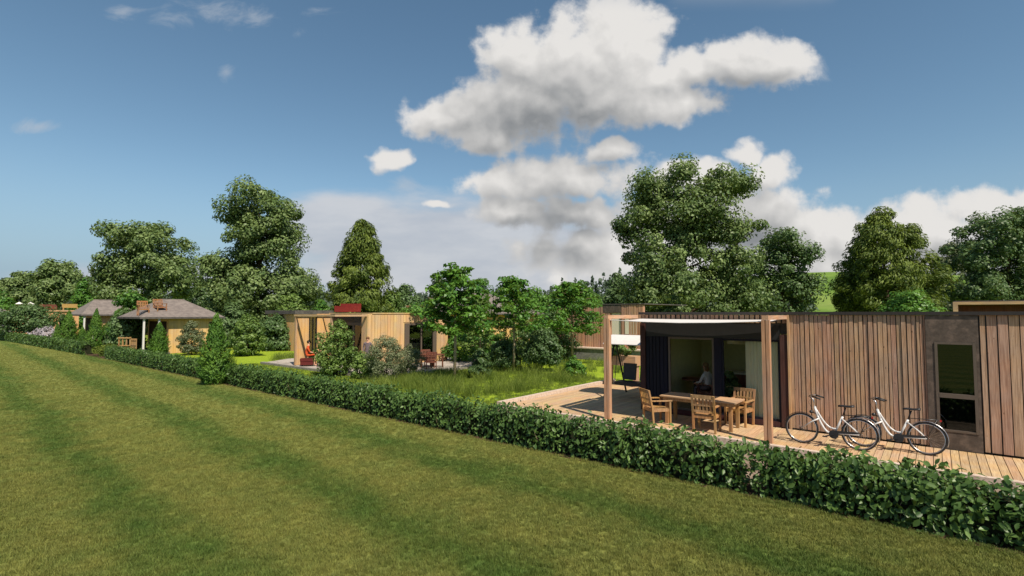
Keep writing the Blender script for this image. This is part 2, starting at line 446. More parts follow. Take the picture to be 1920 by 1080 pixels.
# ------------------------------------------------------------------ mesh helpers
class MB:
    """collects boxes, bars, tubes and sheets into one mesh"""

    def __init__(self):
        self.v = []
        self.f = []

    def add(self, vs_, fs_):
        o = len(self.v)
        self.v.extend([tuple(a) for a in vs_])
        self.f.extend([tuple(i + o for i in f) for f in fs_])
        return self

    def box(self, x0, y0, z0, x1, y1, z1):
        v = [(x0, y0, z0), (x1, y0, z0), (x1, y1, z0), (x0, y1, z0), (x0, y0, z1), (x1, y0, z1), (x1, y1, z1), (x0, y1, z1)]
        return self.add(v, [(3, 2, 1, 0), (4, 5, 6, 7), (0, 1, 5, 4), (1, 2, 6, 5), (2, 3, 7, 6), (3, 0, 4, 7)])

    def cbox(self, x, y, z, sx, sy, sz):
        return self.box(x - sx / 2, y - sy / 2, z - sz / 2, x + sx / 2, y + sy / 2, z + sz / 2)

    def tube(self, pts, rad, n=8, cap=True):
        pts = [Vector(p) for p in pts]
        k = len(pts)
        rads = rad if isinstance(rad, (list, tuple)) else [rad] * k
        o = len(self.v)
        for i, p in enumerate(pts):
            d = (pts[min(i + 1, k - 1)] - pts[max(i - 1, 0)]).normalized()
            up = Vector((0, 0, 1)) if abs(d.z) < 0.95 else Vector((1, 0, 0))
            a = d.cross(up).normalized()
            b = d.cross(a).normalized()
            for j in range(n):
                an = 2 * math.pi * j / n
                self.v.append(tuple(p + (a * math.cos(an) + b * math.sin(an)) * rads[i]))
        for i in range(k - 1):
            for j in range(n):
                self.f.append((o + i * n + j, o + i * n + (j + 1) % n, o + (i + 1) * n + (j + 1) % n, o + (i + 1) * n + j))
        if cap:
            self.f.append(tuple(o + j for j in range(n))[::-1])
            self.f.append(tuple(o + (k - 1) * n + j for j in range(n)))
        return self

    def bar(self, p, q, w, h):
        """a straight bar of rectangular section from p to q"""
        p, q = Vector(p), Vector(q)
        d = (q - p).normalized()
        up = Vector((0, 0, 1)) if abs(d.z) < 0.95 else Vector((0, 1, 0))
        a = d.cross(up).normalized() * (w / 2)
        b = d.cross(a).normalized() * (h / 2)
        v = [p - a - b, p + a - b, p + a + b, p - a + b, q - a - b, q + a - b, q + a + b, q - a + b]
        return self.add(v, [(0, 1, 2, 3), (7, 6, 5, 4), (4, 5, 1, 0), (5, 6, 2, 1), (6, 7, 3, 2), (7, 4, 0, 3)])

    def ring(self, c, rr, tr, n=36, k=8, axis='Y', a0=0.0, a1=360.0, flat=1.0):
        """a torus (or an arc of one) about the given axis"""
        closed = abs(a1 - a0) >= 360
        o = len(self.v)
        m_ = n if closed else n + 1
        for i in range(m_):
            an = R(a0 + (a1 - a0) * i / n)
            for j in range(k):
                b = 2 * math.pi * j / k
                r2 = rr + tr * math.cos(b)
                s = tr * math.sin(b) * flat
                if axis == 'Y':
                    self.v.append((c[0] + r2 * math.cos(an), c[1] + s, c[2] + r2 * math.sin(an)))
                else:
                    self.v.append((c[0] + r2 * math.cos(an), c[1] + r2 * math.sin(an), c[2] + s))
        for i in range(n if closed else n):
            i2 = (i + 1) % m_
            if not closed and i == n:
                break
            for j in range(k):
                self.f.append((o + i * k + j, o + i2 * k + j, o + i2 * k + (j + 1) % k, o + i * k + (j + 1) % k))
        return self

    def ball(self, c, r, n=10, k=7, sc=(1, 1, 1)):
        o = len(self.v)
        for i in range(k + 1):
            ph = math.pi * i / k
            for j in range(n):
                th = 2 * math.pi * j / n
                self.v.append((c[0] + r * sc[0] * math.sin(ph) * math.cos(th), c[1] + r * sc[1] * math.sin(ph) * math.sin(th), c[2] + r * sc[2] * math.cos(ph)))
        for i in range(k):
            for j in range(n):
                self.f.append((o + i * n + j, o + (i + 1) * n + j, o + (i + 1) * n + (j + 1) % n, o + i * n + (j + 1) % n))
        return self

    def mesh(self, name, mat, smooth=False):
        me = bpy.data.meshes.new(name)
        me.from_pydata(self.v, [], self.f)
        if mat:
            me.materials.append(M[mat] if isinstance(mat, str) else mat)
        if smooth:
            me.polygons.foreach_set('use_smooth', [True] * len(me.polygons))
        me.update()
        return me

    def build(self, name, mat, parent=None, smooth=False):
        return link(name, self.mesh(name, mat, smooth), parent)


def link(name, me, parent=None, loc=(0, 0, 0)):
    o = bpy.data.objects.new(name, me)
    col.objects.link(o)
    o.location = loc
    if parent:
        o.parent = parent
    return o


def tag(o, label=None, cat=None, group=None, kind=None):
    if label: o['label'] = label
    if cat: o['category'] = cat
    if group: o['group'] = group
    if kind: o['kind'] = kind
    return o


def thing(name, label, cat, loc=(0, 0, 0), rz=0.0, group=None):
    o = bpy.data.objects.new(name, None)
    col.objects.link(o)
    o.empty_display_size = 0.2
    o.location = loc
    o.rotation_euler = (0, 0, rz)
    return tag(o, label, cat, group)


def copy_tree(o, parent=None):
    c = o.copy()
    col.objects.link(c)
    c.parent = parent
    for ch in [x for x in o.children]:
        copy_tree(ch, c)
    return c


def grid_sheet(name, mat, x0, y0, x1, y1, z, kind='structure', nx=1, ny=1, fz=None):
    v, f = [], []
    for j in range(ny + 1):
        for i in range(nx + 1):
            x = x0 + (x1 - x0) * i / nx
            y = y0 + (y1 - y0) * j / ny
            v.append((x, y, z + (fz(x, y) if fz else 0)))
    for j in range(ny):
        for i in range(nx):
            a = j * (nx + 1) + i
            f.append((a, a + 1, a + nx + 2, a + nx + 1))
    b = MB().add(v, f)
    return tag(b.build(name, mat), kind=kind)


def poly_sheet(name, mat, pts, z, kind='structure'):
    b = MB().add([(x, y, z) for x, y in pts], [tuple(range(len(pts)))])
    return tag(b.build(name, mat), kind=kind)


def view(px, d):
    """the spot d metres ahead of the camera in the picture's column px"""
    r = (px - 960) / 960 * d
    return (RX * r + FX * d, RY * r + FY * d)


def height_at(py, d):
    return EYE + (588 - py) / 960 * d


# ------------------------------------------------------------------ ground, lawn, terraces
GZ = -0.12


def far_rise(x, y):
    return 0.0


grid_sheet('ground', 'garden', -2600, -900, 1800, 2800, GZ - 0.012)
lawn = grid_sheet('lawn', 'lawn', -170, -60, 60, 9.95, GZ - 0.004, nx=40, ny=20,
                  fz=lambda x, y: 0.0)
grid_sheet('garden_lawn', 'lime', -46, 10.35, -11.27, 30.1, GZ - 0.006)
grid_sheet('far_lawn', 'lime', -60, 30.102, -22.1, 48, GZ - 0.006)
grid_sheet('gravel_strip', 'gravel', -11.25, 9.97, 9.0, 12.82, GZ - 0.002)
soil = grid_sheet('hedge_soil', 'soil', -88, 9.42, 9.0, 10.30, GZ + 0.004)
# a pasture hill on the horizon behind the trees
def hill_z(x, y):
    cx, cy = view(1600, 420)
    d = math.hypot((x - cx) / 190, (y - cy) / 150)
    cx2, cy2 = view(1250, 620)
    d2 = math.hypot((x - cx2) / 330, (y - cy2) / 200)
    return 24 * math.exp(-d * d) + 26 * math.exp(-d2 * d2) - 1.0
grid_sheet('hill', 'hill', -700, 150, 500, 1100, 0, nx=70, ny=60, fz=hill_z)

# ------------------------------------------------------------------ deck of the near lodge
def unit_box(name, mat):
    return MB().box(-0.5, -0.5, -0.5, 0.5, 0.5, 0.5).mesh(name, mat)


deck = tag(MB().box(-11.05, 12.98, -0.14, -7.6, 20.4, -0.035).box(-7.6, 12.98, -0.14, 6.0, 15.0, -0.035).build('deck', 'dark'), kind='structure')
plank_me = unit_box('deck_plank', 'deck')
x = -10.99
while x < 4.6:
    y1 = 20.4 if x < -7.68 else 15.0
    if x < -7.16:
        y1 = 20.4
    p = link('plank', plank_me, deck, (x, (12.98 + y1) / 2, -0.0175 + random.uniform(-0.002, 0.002)))
    p.scale = (0.128, y1 - 12.98 - random.uniform(0, 0.01), 0.030)
    x += 0.14
for args in ((-11.24, 12.80, -0.14, -11.07, 20.6, 0.115), (-11.06, 12.83, -0.14, 6.0, 12.965, 0.018)):
    tag(MB().box(*args).build('kerb', 'kerb'), kind='structure')

# ------------------------------------------------------------------ the near lodge
FYC = 15.05           # its long face
lodge = thing('timber_lodge', 'flat roofed larch clad lodge with the bicycles parked along its wall', 'lodge', (-3.05, FYC, 0))
LX, LY = -3.05, FYC


def L(b):  # build helper: world coordinates into the lodge's own
    return b


class LB(MB):
    """a mesh written in world coordinates, stored relative to its thing"""

    def put(self, name, mat, root, smooth=False, parent=None):
        ox, oy, oz = root.location
        c, s = math.cos(-root.rotation_euler.z), math.sin(-root.rotation_euler.z)
        nv = []
        for (x_, y_, z_) in self.v:
            a, b_ = x_ - ox, y_ - oy
            nv.append((a * c - b_ * s, a * s + b_ * c, z_ - oz))
        self.v = nv
        return self.build(name, mat, parent or root, smooth)


# walls behind the boards (panel opening and glazed opening left free)
b = LB()
b.box(-3.03, 15.10, 0.0, -0.21, 15.30, 2.95)
b.box(0.70, 15.10, 0.0, 6.0, 15.30, 2.95)
b.box(-7.20, 15.10, 2.46, -3.03, 15.40, 2.95)
b.put('wall', 'dark', lodge)
b = LB()
b.box(-7.20, 15.14, 2.975, 6.05, 21.2, 3.03)
b.put('roof', 'flatroof', lodge)
b = LB()
b.box(-7.24, 15.00, 2.97, 6.05, 15.12, 3.045)
b.put('parapet_cap', 'dark', lodge)
board_me = unit_box('cladding_plank', 'larch')


def boards(root, x0, x1, z0, z1, y, wmin, wmax, gap=0.014, seed=1, me=None):
    r = random.Random(seed)
    x_ = x0
    while x_ < x1 - 0.03:
        w = r.choice((r.uniform(wmin, wmin * 1.35), r.uniform(wmax * 0.8, wmax), wmax))
        w = min(w, x1 - x_)
        dp = r.choice((0.026, 0.036, 0.046))
        p_ = link('plank', me or board_me, root, (x_ + w / 2 - root.location.x, y - dp / 2 - root.location.y, (z0 + z1) / 2))
        p_.scale = (w, dp, z1 - z0)
        x_ += w + gap * r.uniform(0.8, 1.7)


boards(lodge, -2.98, -0.21, 0.03, 2.965, 15.095, 0.045, 0.086, seed=4)
boards(lodge, 0.72, 4.2, 0.03, 2.965, 15.095, 0.07, 0.155, gap=0.018, seed=9)
boards(lodge, -7.16, -3.04, 2.745, 2.965, 15.095, 0.085, 0.10, gap=0.03, seed=12)
b = LB(); b.box(-3.035, 14.99, 0.0, -2.985, 15.42, 2.965); b.put('corner_board', 'post', lodge)
b = LB(); b.box(-3.22, 15.02, 0.02, -3.04, 15.30, 2.44); b.put('jamb', 'jamb', lodge)
b = LB(); b.box(-7.20, 15.02, 0.02, -7.04, 15.30, 2.70); b.put('jamb', 'jamb', lodge)
# header over the recess, side walls, room
b = LB(); b.box(-7.03, 15.06, 2.30, -3.23, 15.18, 2.715); b.put('header', 'black', lodge)
navy_me = unit_box('navy_plank', 'navy')
b = LB(); b.box(-7.03, 15.11, 0.02, -6.32, 15.20, 2.298); b.put('side_panel', 'navy', lodge)
boards(lodge, -7.03, -6.33, 0.03, 2.29, 15.108, 0.085, 0.10, gap=0.012, seed=5, me=navy_me)
b = LB()
b.box(-7.2, 15.42, -0.05, -7.05, 20.0, 0.12).box(-7.2, 15.42, 2.4, -7.05, 20.0, 2.9).box(-7.2, 16.3, 0.12, -7.05, 20.0, 2.4)
b.box(-7.2, 20.0, -0.05, -4.4, 20.15, 2.9).box(-2.5, 20.0, -0.05, 6.0, 20.15, 2.9).box(-4.4, 20.0, -0.05, -2.5, 20.15, 0.6).box(-4.4, 20.0, 2.5, -2.5, 20.15, 2.9)  # unseen rear opening added to let daylight into the room
b.box(-2.2, 15.32, -0.05, -2.05, 20.0, 2.9)
b.box(5.9, 15.32, 0.0, 6.0, 20.0, 2.9)
b.put('room_wall', 'roomwall', lodge)
b = LB(); b.box(-7.05, 15.31, -0.04, 5.9, 20.0, 0.045); b.put('room_floor', 'roomfloor', lodge)
b = LB(); b.box(-7.05, 15.41, 2.72, 5.9, 20.0, 2.78); b.put('room_ceiling', 'roomwall', lodge)
# sliding doors: sill, frames, panes
b = LB(); b.box(-6.31, 15.04, 0.0, -3.23, 15.20, 0.14); b.put('door_sill', 'jamb', lodge)
for (x0, x1) in ((-6.31, -4.95), (-4.74, -3.23)):
    b = LB()
    w = 0.055
    b.box(x0, 15.07, 0.145, x0 + w, 15.13, 2.295).box(x1 - w, 15.07, 0.145, x1, 15.13, 2.295)
    b.box(x0 + w, 15.075, 0.145, x1 - w, 15.125, 0.20).box(x0 + w, 15.075, 2.24, x1 - w, 15.125, 2.295)
    fr_ = b.put('sliding_door', 'winframe' if x0 < -6 else 'navy', lodge)
    b = LB(); b.add([(x0 + w, 15.10, 0.20), (x1 - w, 15.10, 0.20), (x1 - w, 15.10, 2.24), (x0 + w, 15.10, 2.24)], [(0, 1, 2, 3)])
    b.put('pane', 'glass', lodge, parent=fr_)
b = LB(); b.box(-4.948, 15.05, 0.142, -4.742, 15.15, 2.298); b.put('mullion', 'navy', lodge)
# dark panel with the tall window
b = LB()
b.box(-0.205, 15.03, 0.0, -0.06, 15.12, 2.965).box(0.64, 15.03, 0.0, 0.69, 15.12, 2.965)
b.box(-0.06, 15.03, 2.36, 0.64, 15.12, 2.965).box(-0.06, 15.03, 0.0, 0.64, 15.12, 0.385)
b.put('wall_panel', 'panel', lodge)
b = LB()
b.box(-0.058, 15.015, 0.387, -0.005, 15.13, 2.358).box(0.585, 15.015, 0.387, 0.638, 15.13, 2.358)
b.box(-0.005, 15.018, 0.387, 0.585, 15.13, 0.43).box(-0.005, 15.018, 2.315, 0.585, 15.13, 2.358).box(-0.005, 15.010, 1.13, 0.585, 15.13, 1.225)
wf = b.put('window', 'winframe', lodge)
for z0, z1 in ((0.43, 1.13), (1.225, 2.315)):
    b = LB(); b.add([(-0.005, 15.07, z0), (0.585, 15.07, z0), (0.585, 15.07, z1), (-0.005, 15.07, z1)], [(0, 1, 2, 3)])
    b.put('pane', 'darkglass', lodge, parent=wf)
slat_me = MB().add([(-0.30, -0.012, -0.014), (0.30, -0.012, -0.014), (0.30, 0.012, 0.016), (-0.30, 0.012, 0.016)], [(0, 1, 2, 3)]).mesh('blind_slat', 'blind')
z = 0.45
while z < 2.31:
    s_ = link('slat', slat_me, wf, (0.29 - LX, 15.17 - LY, z))
    z += 0.034
b = LB(); b.box(-0.10, 15.22, 0.0, 0.68, 15.26, 2.9); b.put('window_back', 'interior', lodge)

# pergola in front of the glazed corner
perg = thing('pergola', 'open larch pergola with two tall posts over the dining terrace', 'pergola', (-5.2, 13.1, 0))
def pergola_post(cx, cy, h):
    b = LB()
    b.box(cx - 0.085, cy - 0.07, 0.0, cx - 0.012, cy + 0.07, h).box(cx + 0.012, cy - 0.07, 0.0, cx + 0.085, cy + 0.07, h)
    b.box(cx - 0.012, cy - 0.045, 0.0, cx + 0.012, cy + 0.045, h - 0.01)
    return b.put('post', 'post', perg)
pergola_post(-7.30, 13.12, 2.85)
pergola_post(-3.10, 13.12, 2.85)
b = LB(); b.box(-7.365, 13.05, 2.853, -7.235, 14.985, 2.955); b.put('side_beam', 'larch_y', perg)
b = LB(); b.box(-3.17, 13.05, 2.853, -3.03, 14.985, 2.955); b.put('side_beam', 'larch_y', perg)
# shade sail slung under the pergola
def sail_mesh():
    nx, ny = 24, 12
    v, f = [], []
    for sd in (0, 1):
        for j in range(ny + 1):
            for i in range(nx + 1):
                s, t = i / nx, j / ny
                x_ = -7.22 + 4.02 * s
                y_ = 13.12 + 1.85 * t
                sag = 0.055 * 4 * s * (1 - s) * (0.25 + 0.75 * (1 - t)) + 0.03 * 4 * t * (1 - t) + 0.028 * (1 - t)
                v.append((x_, y_ + 0.05 * 4 * s * (1 - s) * (1 - 2 * t), 2.845 - sag - (0.006 if sd else 0)))
    n0 = (nx + 1) * (ny + 1)
    for sd in (0, 1):
        for j in range(ny):
            for i in range(nx):
                a = sd * n0 + j * (nx + 1) + i
                q = (a, a + 1, a + nx + 2, a + nx + 1)
                f.append(q if sd == 0 else q[::-1])
    rim = [i for i in range(nx + 1)] + [j * (nx + 1) + nx for j in range(1, ny + 1)] + [ny * (nx + 1) + i for i in range(nx - 1, -1, -1)] + [j * (nx + 1) for j in range(ny - 1, 0, -1)]
    for k, a in enumerate(rim):
        b_ = rim[(k + 1) % len(rim)]
        f.append((a, a + n0, b_ + n0, b_))
    return v, f
sl = thing('shade_sail', 'white fabric shade sail stretched between the pergola beams', 'shade sail', (-5.2, 14.1, 2.8))
b = LB(); b.add(*sail_mesh()); b.put('cloth', 'offwhite', sl, True)
b = LB(); b.tube([(-7.2, 13.115, 2.815), (-6.2, 13.155, 2.775), (-5.2, 13.17, 2.758), (-4.2, 13.155, 2.775), (-3.2, 13.115, 2.815)], 0.012, 6); b.put('hem', 'offwhite', sl)

# curtains, lamp and furniture behind the glass
def curtain(x0, x1, label):
    c = thing('curtain', label, 'curtain', ((x0 + x1) / 2, 15.235, 0.05))
    n = int((x1 - x0) / 0.02)
    v, f = [], []
    for i in range(n + 1):
        x_ = x0 + (x1 - x0) * i / n
        y_ = 15.235 + 0.042 * math.sin(x_ * 40) + 0.012 * math.sin(x_ * 101 + 1)
        v += [(x_, y_, 0.06), (x_, y_ * 0.6 + 15.235 * 0.4, 2.28)]
    for i in range(n):
        f.append((2 * i, 2 * i + 2, 2 * i + 3, 2 * i + 1))
    b_ = LB(); b_.add(v, f); b_.put('curtain_cloth', M['curtain'], c, True)
    b_ = LB(); b_.tube([(x0, 15.235, 2.29), (x1, 15.235, 2.29)], 0.012, 6); b_.put('curtain_rail', 'dark', c)
m_, t_ = new_mat('sheer pale green curtain')
bb = t_.n('ShaderNodeBsdfDiffuse', {'Color': (*rgb('f0f0d2'), 1)})
tt = t_.n('ShaderNodeBsdfTranslucent', {'Color': (*rgb('d8dbb0'), 1)})
t_.n('ShaderNodeOutputMaterial', {'Surface': t_.n('ShaderNodeMixShader', {0: 0.35, 1: bb.outputs[0], 2: tt.outputs[0]}).outputs[0]})
M['curtain'] = m_
curtain(-4.13, -3.28, 'pale green full length curtain behind the sliding glass door')

lamp = thing('pendant_lamp', 'cream drum lamp shade hanging inside the lodge behind the glass', 'lamp', (-5.0, 17.6, 2.1))
b = LB(); b.tube([(-5.0, 17.6, 2.02), (-5.0, 17.6, 2.24)], 0.34, 20); b.put('lamp_shade', 'lampmat', lamp)
b = LB(); b.tube([(-5.0, 17.6, 2.24), (-5.0, 17.6, 2.72)], 0.01, 6); b.put('cord', 'black', lamp)
ctr = thing('kitchen_counter', 'pale topped kitchen counter inside the lodge behind the glass', 'counter', (-4.9, 18.9, 0.05))
b = LB(); b.box(-6.0, 18.6, 0.05, -3.6, 19.3, 0.92); b.put('cabinet', 'brownwood', ctr)
b = LB(); b.box(-6.05, 18.55, 0.923, -3.55, 19.32, 0.97); b.put('worktop', 'lampmat', ctr)


# ------------------------------------------------------------------ teak table and chairs
def make_chair(label, loc, rz, group='teak chairs round the terrace table', src=None, mat='teak'):
    if src:
        c = copy_tree(src)
        c.location = loc
        c.rotation_euler = (0, 0, rz)
        c['label'] = label
        c['group'] = group
        return c
    t = thing('dining_chair', label, 'chair', (0, 0, 0), 0, group)
    w, d = 0.58, 0.54
    for sx in (-1, 1):
        MB().bar((sx * (w / 2 - 0.025), -d / 2 + 0.03, 0), (sx * (w / 2 - 0.025), -d / 2 + 0.0, 0.46), 0.05, 0.045).bar((sx * (w / 2 - 0.025), -d / 2, 0.46), (sx * (w / 2 - 0.025), -d / 2 - 0.10, 0.94), 0.05, 0.042).build('back_leg', mat, t)
        MB().box(sx * (w / 2 - 0.025) - 0.025, d / 2 - 0.05, 0, sx * (w / 2 - 0.025) + 0.025, d / 2, 0.63).build('front_leg', mat, t)
        MB().bar((sx * (w / 2 - 0.02), -d / 2 - 0.03, 0.655), (sx * (w / 2 - 0.02), d / 2 + 0.03, 0.645), 0.065, 0.028).build('armrest', mat, t)
        MB().box(sx * (w / 2 - 0.025) - 0.012, -d / 2 + 0.03, 0.36, sx * (w / 2 - 0.025) + 0.012, d / 2 - 0.05, 0.425).build('side_rail', mat, t)
    slat = MB().box(-w / 2 + 0.03, -0.027, -0.010, w / 2 - 0.03, 0.027, 0.010).mesh('seat_slat', mat)
    for k in range(8):
        link('seat_slat', slat, t, (0, -d / 2 + 0.05 + k * 0.063, 0.437 - (0.008 if 1 < k < 6 else 0)))
    MB().box(-w / 2 + 0.05, d / 2 - 0.045, 0.35, w / 2 - 0.05, d / 2 - 0.02, 0.425).build('apron', mat, t)
    MB().box(-w / 2 + 0.05, -d / 2 + 0.005, 0.35, w / 2 - 0.05, -d / 2 + 0.03, 0.425).build('apron', mat, t)
    def by(z_):
        return -d / 2 - 0.10 * (z_ - 0.46) / 0.48
    MB().bar((-w / 2 + 0.05, by(0.90), 0.90), (w / 2 - 0.05, by(0.90), 0.90), 0.028, 0.085).build('top_rail', mat, t)
    MB().bar((-w / 2 + 0.05, by(0.53), 0.53), (w / 2 - 0.05, by(0.53), 0.53), 0.028, 0.06).build('lower_rail', mat, t)
    MB().bar((-w / 2 + 0.05, by(0.69) + 0.003, 0.69), (w / 2 - 0.05, by(0.69) + 0.003, 0.69), 0.020, 0.045).build('middle_rail', mat, t)
    sm = MB().bar((0, by(0.555), 0.555), (0, by(0.86), 0.86), 0.048, 0.014).mesh('back_slat', mat)
    for k in range(5):
        link('back_slat', sm, t, (-0.176 + k * 0.088, 0, 0))
    t.location = loc
    t.rotation_euler = (0, 0, rz)
    return t


ch0 = make_chair('teak armchair drawn up to the table nearest the hedge, its slatted back outward', (-4.62, 13.42, 0.003), R(4))
make_chair('teak armchair turned sideways beside the left pergola post', (-5.98, 13.45, 0.003), R(-38), src=ch0)
make_chair('teak armchair on the house side, in front of the pale curtain', (-4.20, 14.74, 0.003), R(172), src=ch0)

tb = thing('dining_table', 'long teak table standing on the deck under the shade sail', 'table', (-4.95, 13.98, 0.003))
pl_me = MB().box(-0.5, -0.5, -0.5, 0.5, 0.5, 0.5).mesh('table_plank', M['larch_h'])
for k in range(6):
    p_ = link('plank', pl_me, tb, (0, -0.345 + k * 0.138, 0.735))
    p_.scale = (2.0, 0.130, 0.032)
MB().box(-0.93, -0.37, 0.63, 0.93, -0.34, 0.717).box(-0.93, 0.34, 0.63, 0.93, 0.37, 0.717).box(-0.93, -0.338, 0.63, -0.90, 0.338, 0.717).box(0.90, -0.338, 0.63, 0.93, 0.338, 0.717).build('apron', 'teak', tb)
for sx in (-0.84, 0.84):
    for sy in (-0.29, 0.29):
        MB().box(sx - 0.04, sy - 0.04, 0, sx + 0.04, sy + 0.04, 0.63).build('leg', 'teak', tb)


# ------------------------------------------------------------------ bicycles
def make_bicycle(label, loc, rz, src=None):
    if src:
        c = copy_tree(src)
        c.location = loc
        c.rotation_euler = (R(-6.5), 0, rz)
        c['label'] = label
        return c
    t = thing('bicycle', label, 'bicycle', (0, 0, 0), 0, 'bicycles parked on the deck')
    RW = 0.345
    F_, B_ = (-0.56, 0, RW), (0.56, 0, RW)

    def wheel(c):
        w = MB().ring((0, 0, 0), RW - 0.019, 0.019, 48, 8).build('wheel', 'black', t, True)
        w.location = c
        MB().ring((0, 0, 0), RW - 0.043, 0.010, 48, 6, flat=1.4).build('rim', 'chrome', w, True)
        MB().tube([(0, -0.045, 0), (0, 0.045, 0)], 0.026, 10).build('hub', 'blackmetal', w)
        sp = MB()
        for k in range(28):
            an = 2 * math.pi * k / 28
            an2 = an + (0.22 if k % 2 else -0.22)
            s = 0.03 if (k // 2) % 2 else -0.03
            sp.tube([(0.024 * math.cos(an2), s, 0.024 * math.sin(an2)), ((RW - 0.045) * math.cos(an), 0, (RW - 0.045) * math.sin(an))], 0.0012, 3, False)
        tag(sp.build('spokes', 'chrome', w), kind='stuff')
        return w
    wheel(F_)
    wheel(B_)
    # step-through frame: twin curved tubes, seat tube, stays
    hx, hz0, hz1 = -0.285, 0.66, 0.86
    bb = (0.08, 0, 0.29)
    b = MB()
    b.tube([(hx + 0.055, 0, hz0 - 0.05), (hx - 0.005, 0, hz1)], 0.027, 12)
    def curve(p0, p1, p2, p3, n=14):
        out = []
        for i in range(n + 1):
            s = i / n
            out.append(tuple((1 - s) ** 3 * Vector(p0) + 3 * s * (1 - s) ** 2 * Vector(p1) + 3 * s * s * (1 - s) * Vector(p2) + s ** 3 * Vector(p3)))
        return out
    b.tube(curve((hx + 0.045, 0, 0.665), (hx + 0.13, 0, 0.46), (-0.10, 0, 0.28), bb), 0.026, 12)
    b.tube(curve((hx + 0.02, 0, 0.80), (hx + 0.16, 0, 0.55), (-0.04, 0, 0.37), (0.145, 0, 0.415)), 0.020, 12)
    b.tube([bb, (0.255, 0, 0.70)], 0.022, 12)
    for s in (-1, 1):
        b.tube([(0.235, s * 0.02, 0.645), (0.40, s * 0.05, 0.51), (0.56, s * 0.062, RW)], 0.0125, 8)
        b.tube([(0.08, s * 0.035, 0.30), (0.30, s * 0.055, 0.325), (0.56, s * 0.062, RW)], 0.0125, 8)
    fr = b.build('frame', 'frame_white', t, True)
    b = MB()
    for s in (-1, 1):
        b.tube([(hx + 0.075, s * 0.052, hz0 - 0.06), (-0.33, s * 0.058, 0.53), (-0.56, s * 0.055, RW)], [0.017, 0.016, 0.011], 8)
    b.tube([(hx + 0.075, -0.06, hz0 - 0.06), (hx + 0.075, 0.06, hz0 - 0.06)], 0.019, 8)
    b.build('fork', 'frame_white', t, True)
    # mudguards
    for c, a0, a1 in ((F_, 40, 165), (B_, -20, 165)):
        b = MB()
        n = 24
        v, f = [], []
        for i in range(n + 1):
            an = R(a0 + (a1 - a0) * i / n)
            for s, r2 in ((-0.026, RW + 0.012), (0, RW + 0.022), (0.026, RW + 0.012), (0.024, RW + 0.009), (0, RW + 0.019), (-0.024, RW + 0.009)):
                v.append((c[0] + r2 * math.cos(an), s, c[2] + r2 * math.sin(an)))
        for i in range(n):
            for j in range(6):
                f.append((i * 6 + j, (i + 1) * 6 + j, (i + 1) * 6 + (j + 1) % 6, i * 6 + (j + 1) % 6))
        b.add(v, f).build('mudguard', 'chrome' if c is B_ else 'blackmetal', t, True)
    # handlebar, stem, grips, basket-less front lamp
    MB().tube([(hx - 0.005, 0, hz1), (hx - 0.03, 0, 1.02), (hx - 0.075, 0, 1.06)], 0.014, 8).build('stem', 'chrome', t, True)
    b = MB()
    pts = [(0.10 + hx, -0.302, 1.075), (hx - 0.02, -0.27, 1.11), (hx - 0.085, -0.17, 1.115), (hx - 0.08, 0, 1.06), (hx - 0.085, 0.17, 1.115), (hx - 0.02, 0.27, 1.11), (hx + 0.10, 0.302, 1.075)]
    b.tube(pts, 0.011, 8)
    b.build('handlebar', 'chrome', t, True)
    for s in (-1, 1):
        MB().tube([(hx - 0.02, s * 0.27, 1.11), (hx + 0.15, s * 0.315, 1.06)], 0.019, 8).build('grip', 'black', t, True)
        MB().tube([(hx - 0.10, s * 0.16, 1.09), (hx - 0.04, s * 0.25, 1.065)], 0.007, 6).build('brake_lever', 'blackmetal', t)
    MB().tube([(hx - 0.07, 0.05, 1.06), (hx - 0.13, 0.03, 0.95), (hx - 0.03, 0.02, 0.74), (hx + 0.06, 0.02, 0.60)], 0.004, 5).build('cable', 'black', t)
    MB().ball((hx - 0.075, 0, 0.735), 0.042, 10, 7, (1.0, 0.9, 0.9)).tube([(hx - 0.04, 0, 0.72), (hx + 0.02, 0, 0.70)], 0.012, 6).build('headlight', 'blackmetal', t, True)
    # saddle and post
    MB().tube([(0.245, 0, 0.68), (0.315, 0, 0.90)], 0.014, 8).build('seat_post', 'blackmetal', t, True)
    sv, sf = [], []
    prof = [(-0.16, 0.018, 0.0), (-0.08, 0.030, 0.012), (0.0, 0.055, 0.008), (0.06, 0.092, 0.012), (0.11, 0.105, 0.026), (0.145, 0.075, 0.03)]
    for (px_, hw, dz) in prof:
        for k in range(7):
            a = -1 + 2 * k / 6
            sv.append((0.33 + px_, hw * a, 0.945 + dz - 0.045 * abs(a) ** 3))
        for k in range(7):
            a = 1 - 2 * k / 6
            sv.append((0.33 + px_, hw * a * 0.8, 0.905 + dz * 0.6))
    for i in range(len(prof) - 1):
        for k in range(14):
            sf.append((i * 14 + k, i * 14 + (k + 1) % 14, (i + 1) * 14 + (k + 1) % 14, (i + 1) * 14 + k))
    sf += [tuple(range(14))[::-1], tuple(range(70, 84))]
    MB().add(sv, sf).build('saddle', 'saddle', t, True)
    # luggage rack with struts, rear lamp
    b = MB()
    for s in (-1, 1):
        b.tube([(0.30, s * 0.055, 0.735), (0.78, s * 0.06, 0.755)], 0.006, 6)
        b.tube([(0.74, s * 0.06, 0.752), (0.57, s * 0.068, 0.36)], 0.006, 6)
    for k in range(5):
        b.tube([(0.34 + k * 0.1, -0.058, 0.738 + k * 0.004), (0.34 + k * 0.1, 0.058, 0.738 + k * 0.004)], 0.005, 6)
    b.build('luggage_rack', 'blackmetal', t, True)
    MB().cbox(0.80, 0, 0.74, 0.03, 0.08, 0.04).build('rear_light', 'reflector', t)
    # drive: chain guard, motor, cranks, pedals, stand
    b = MB()
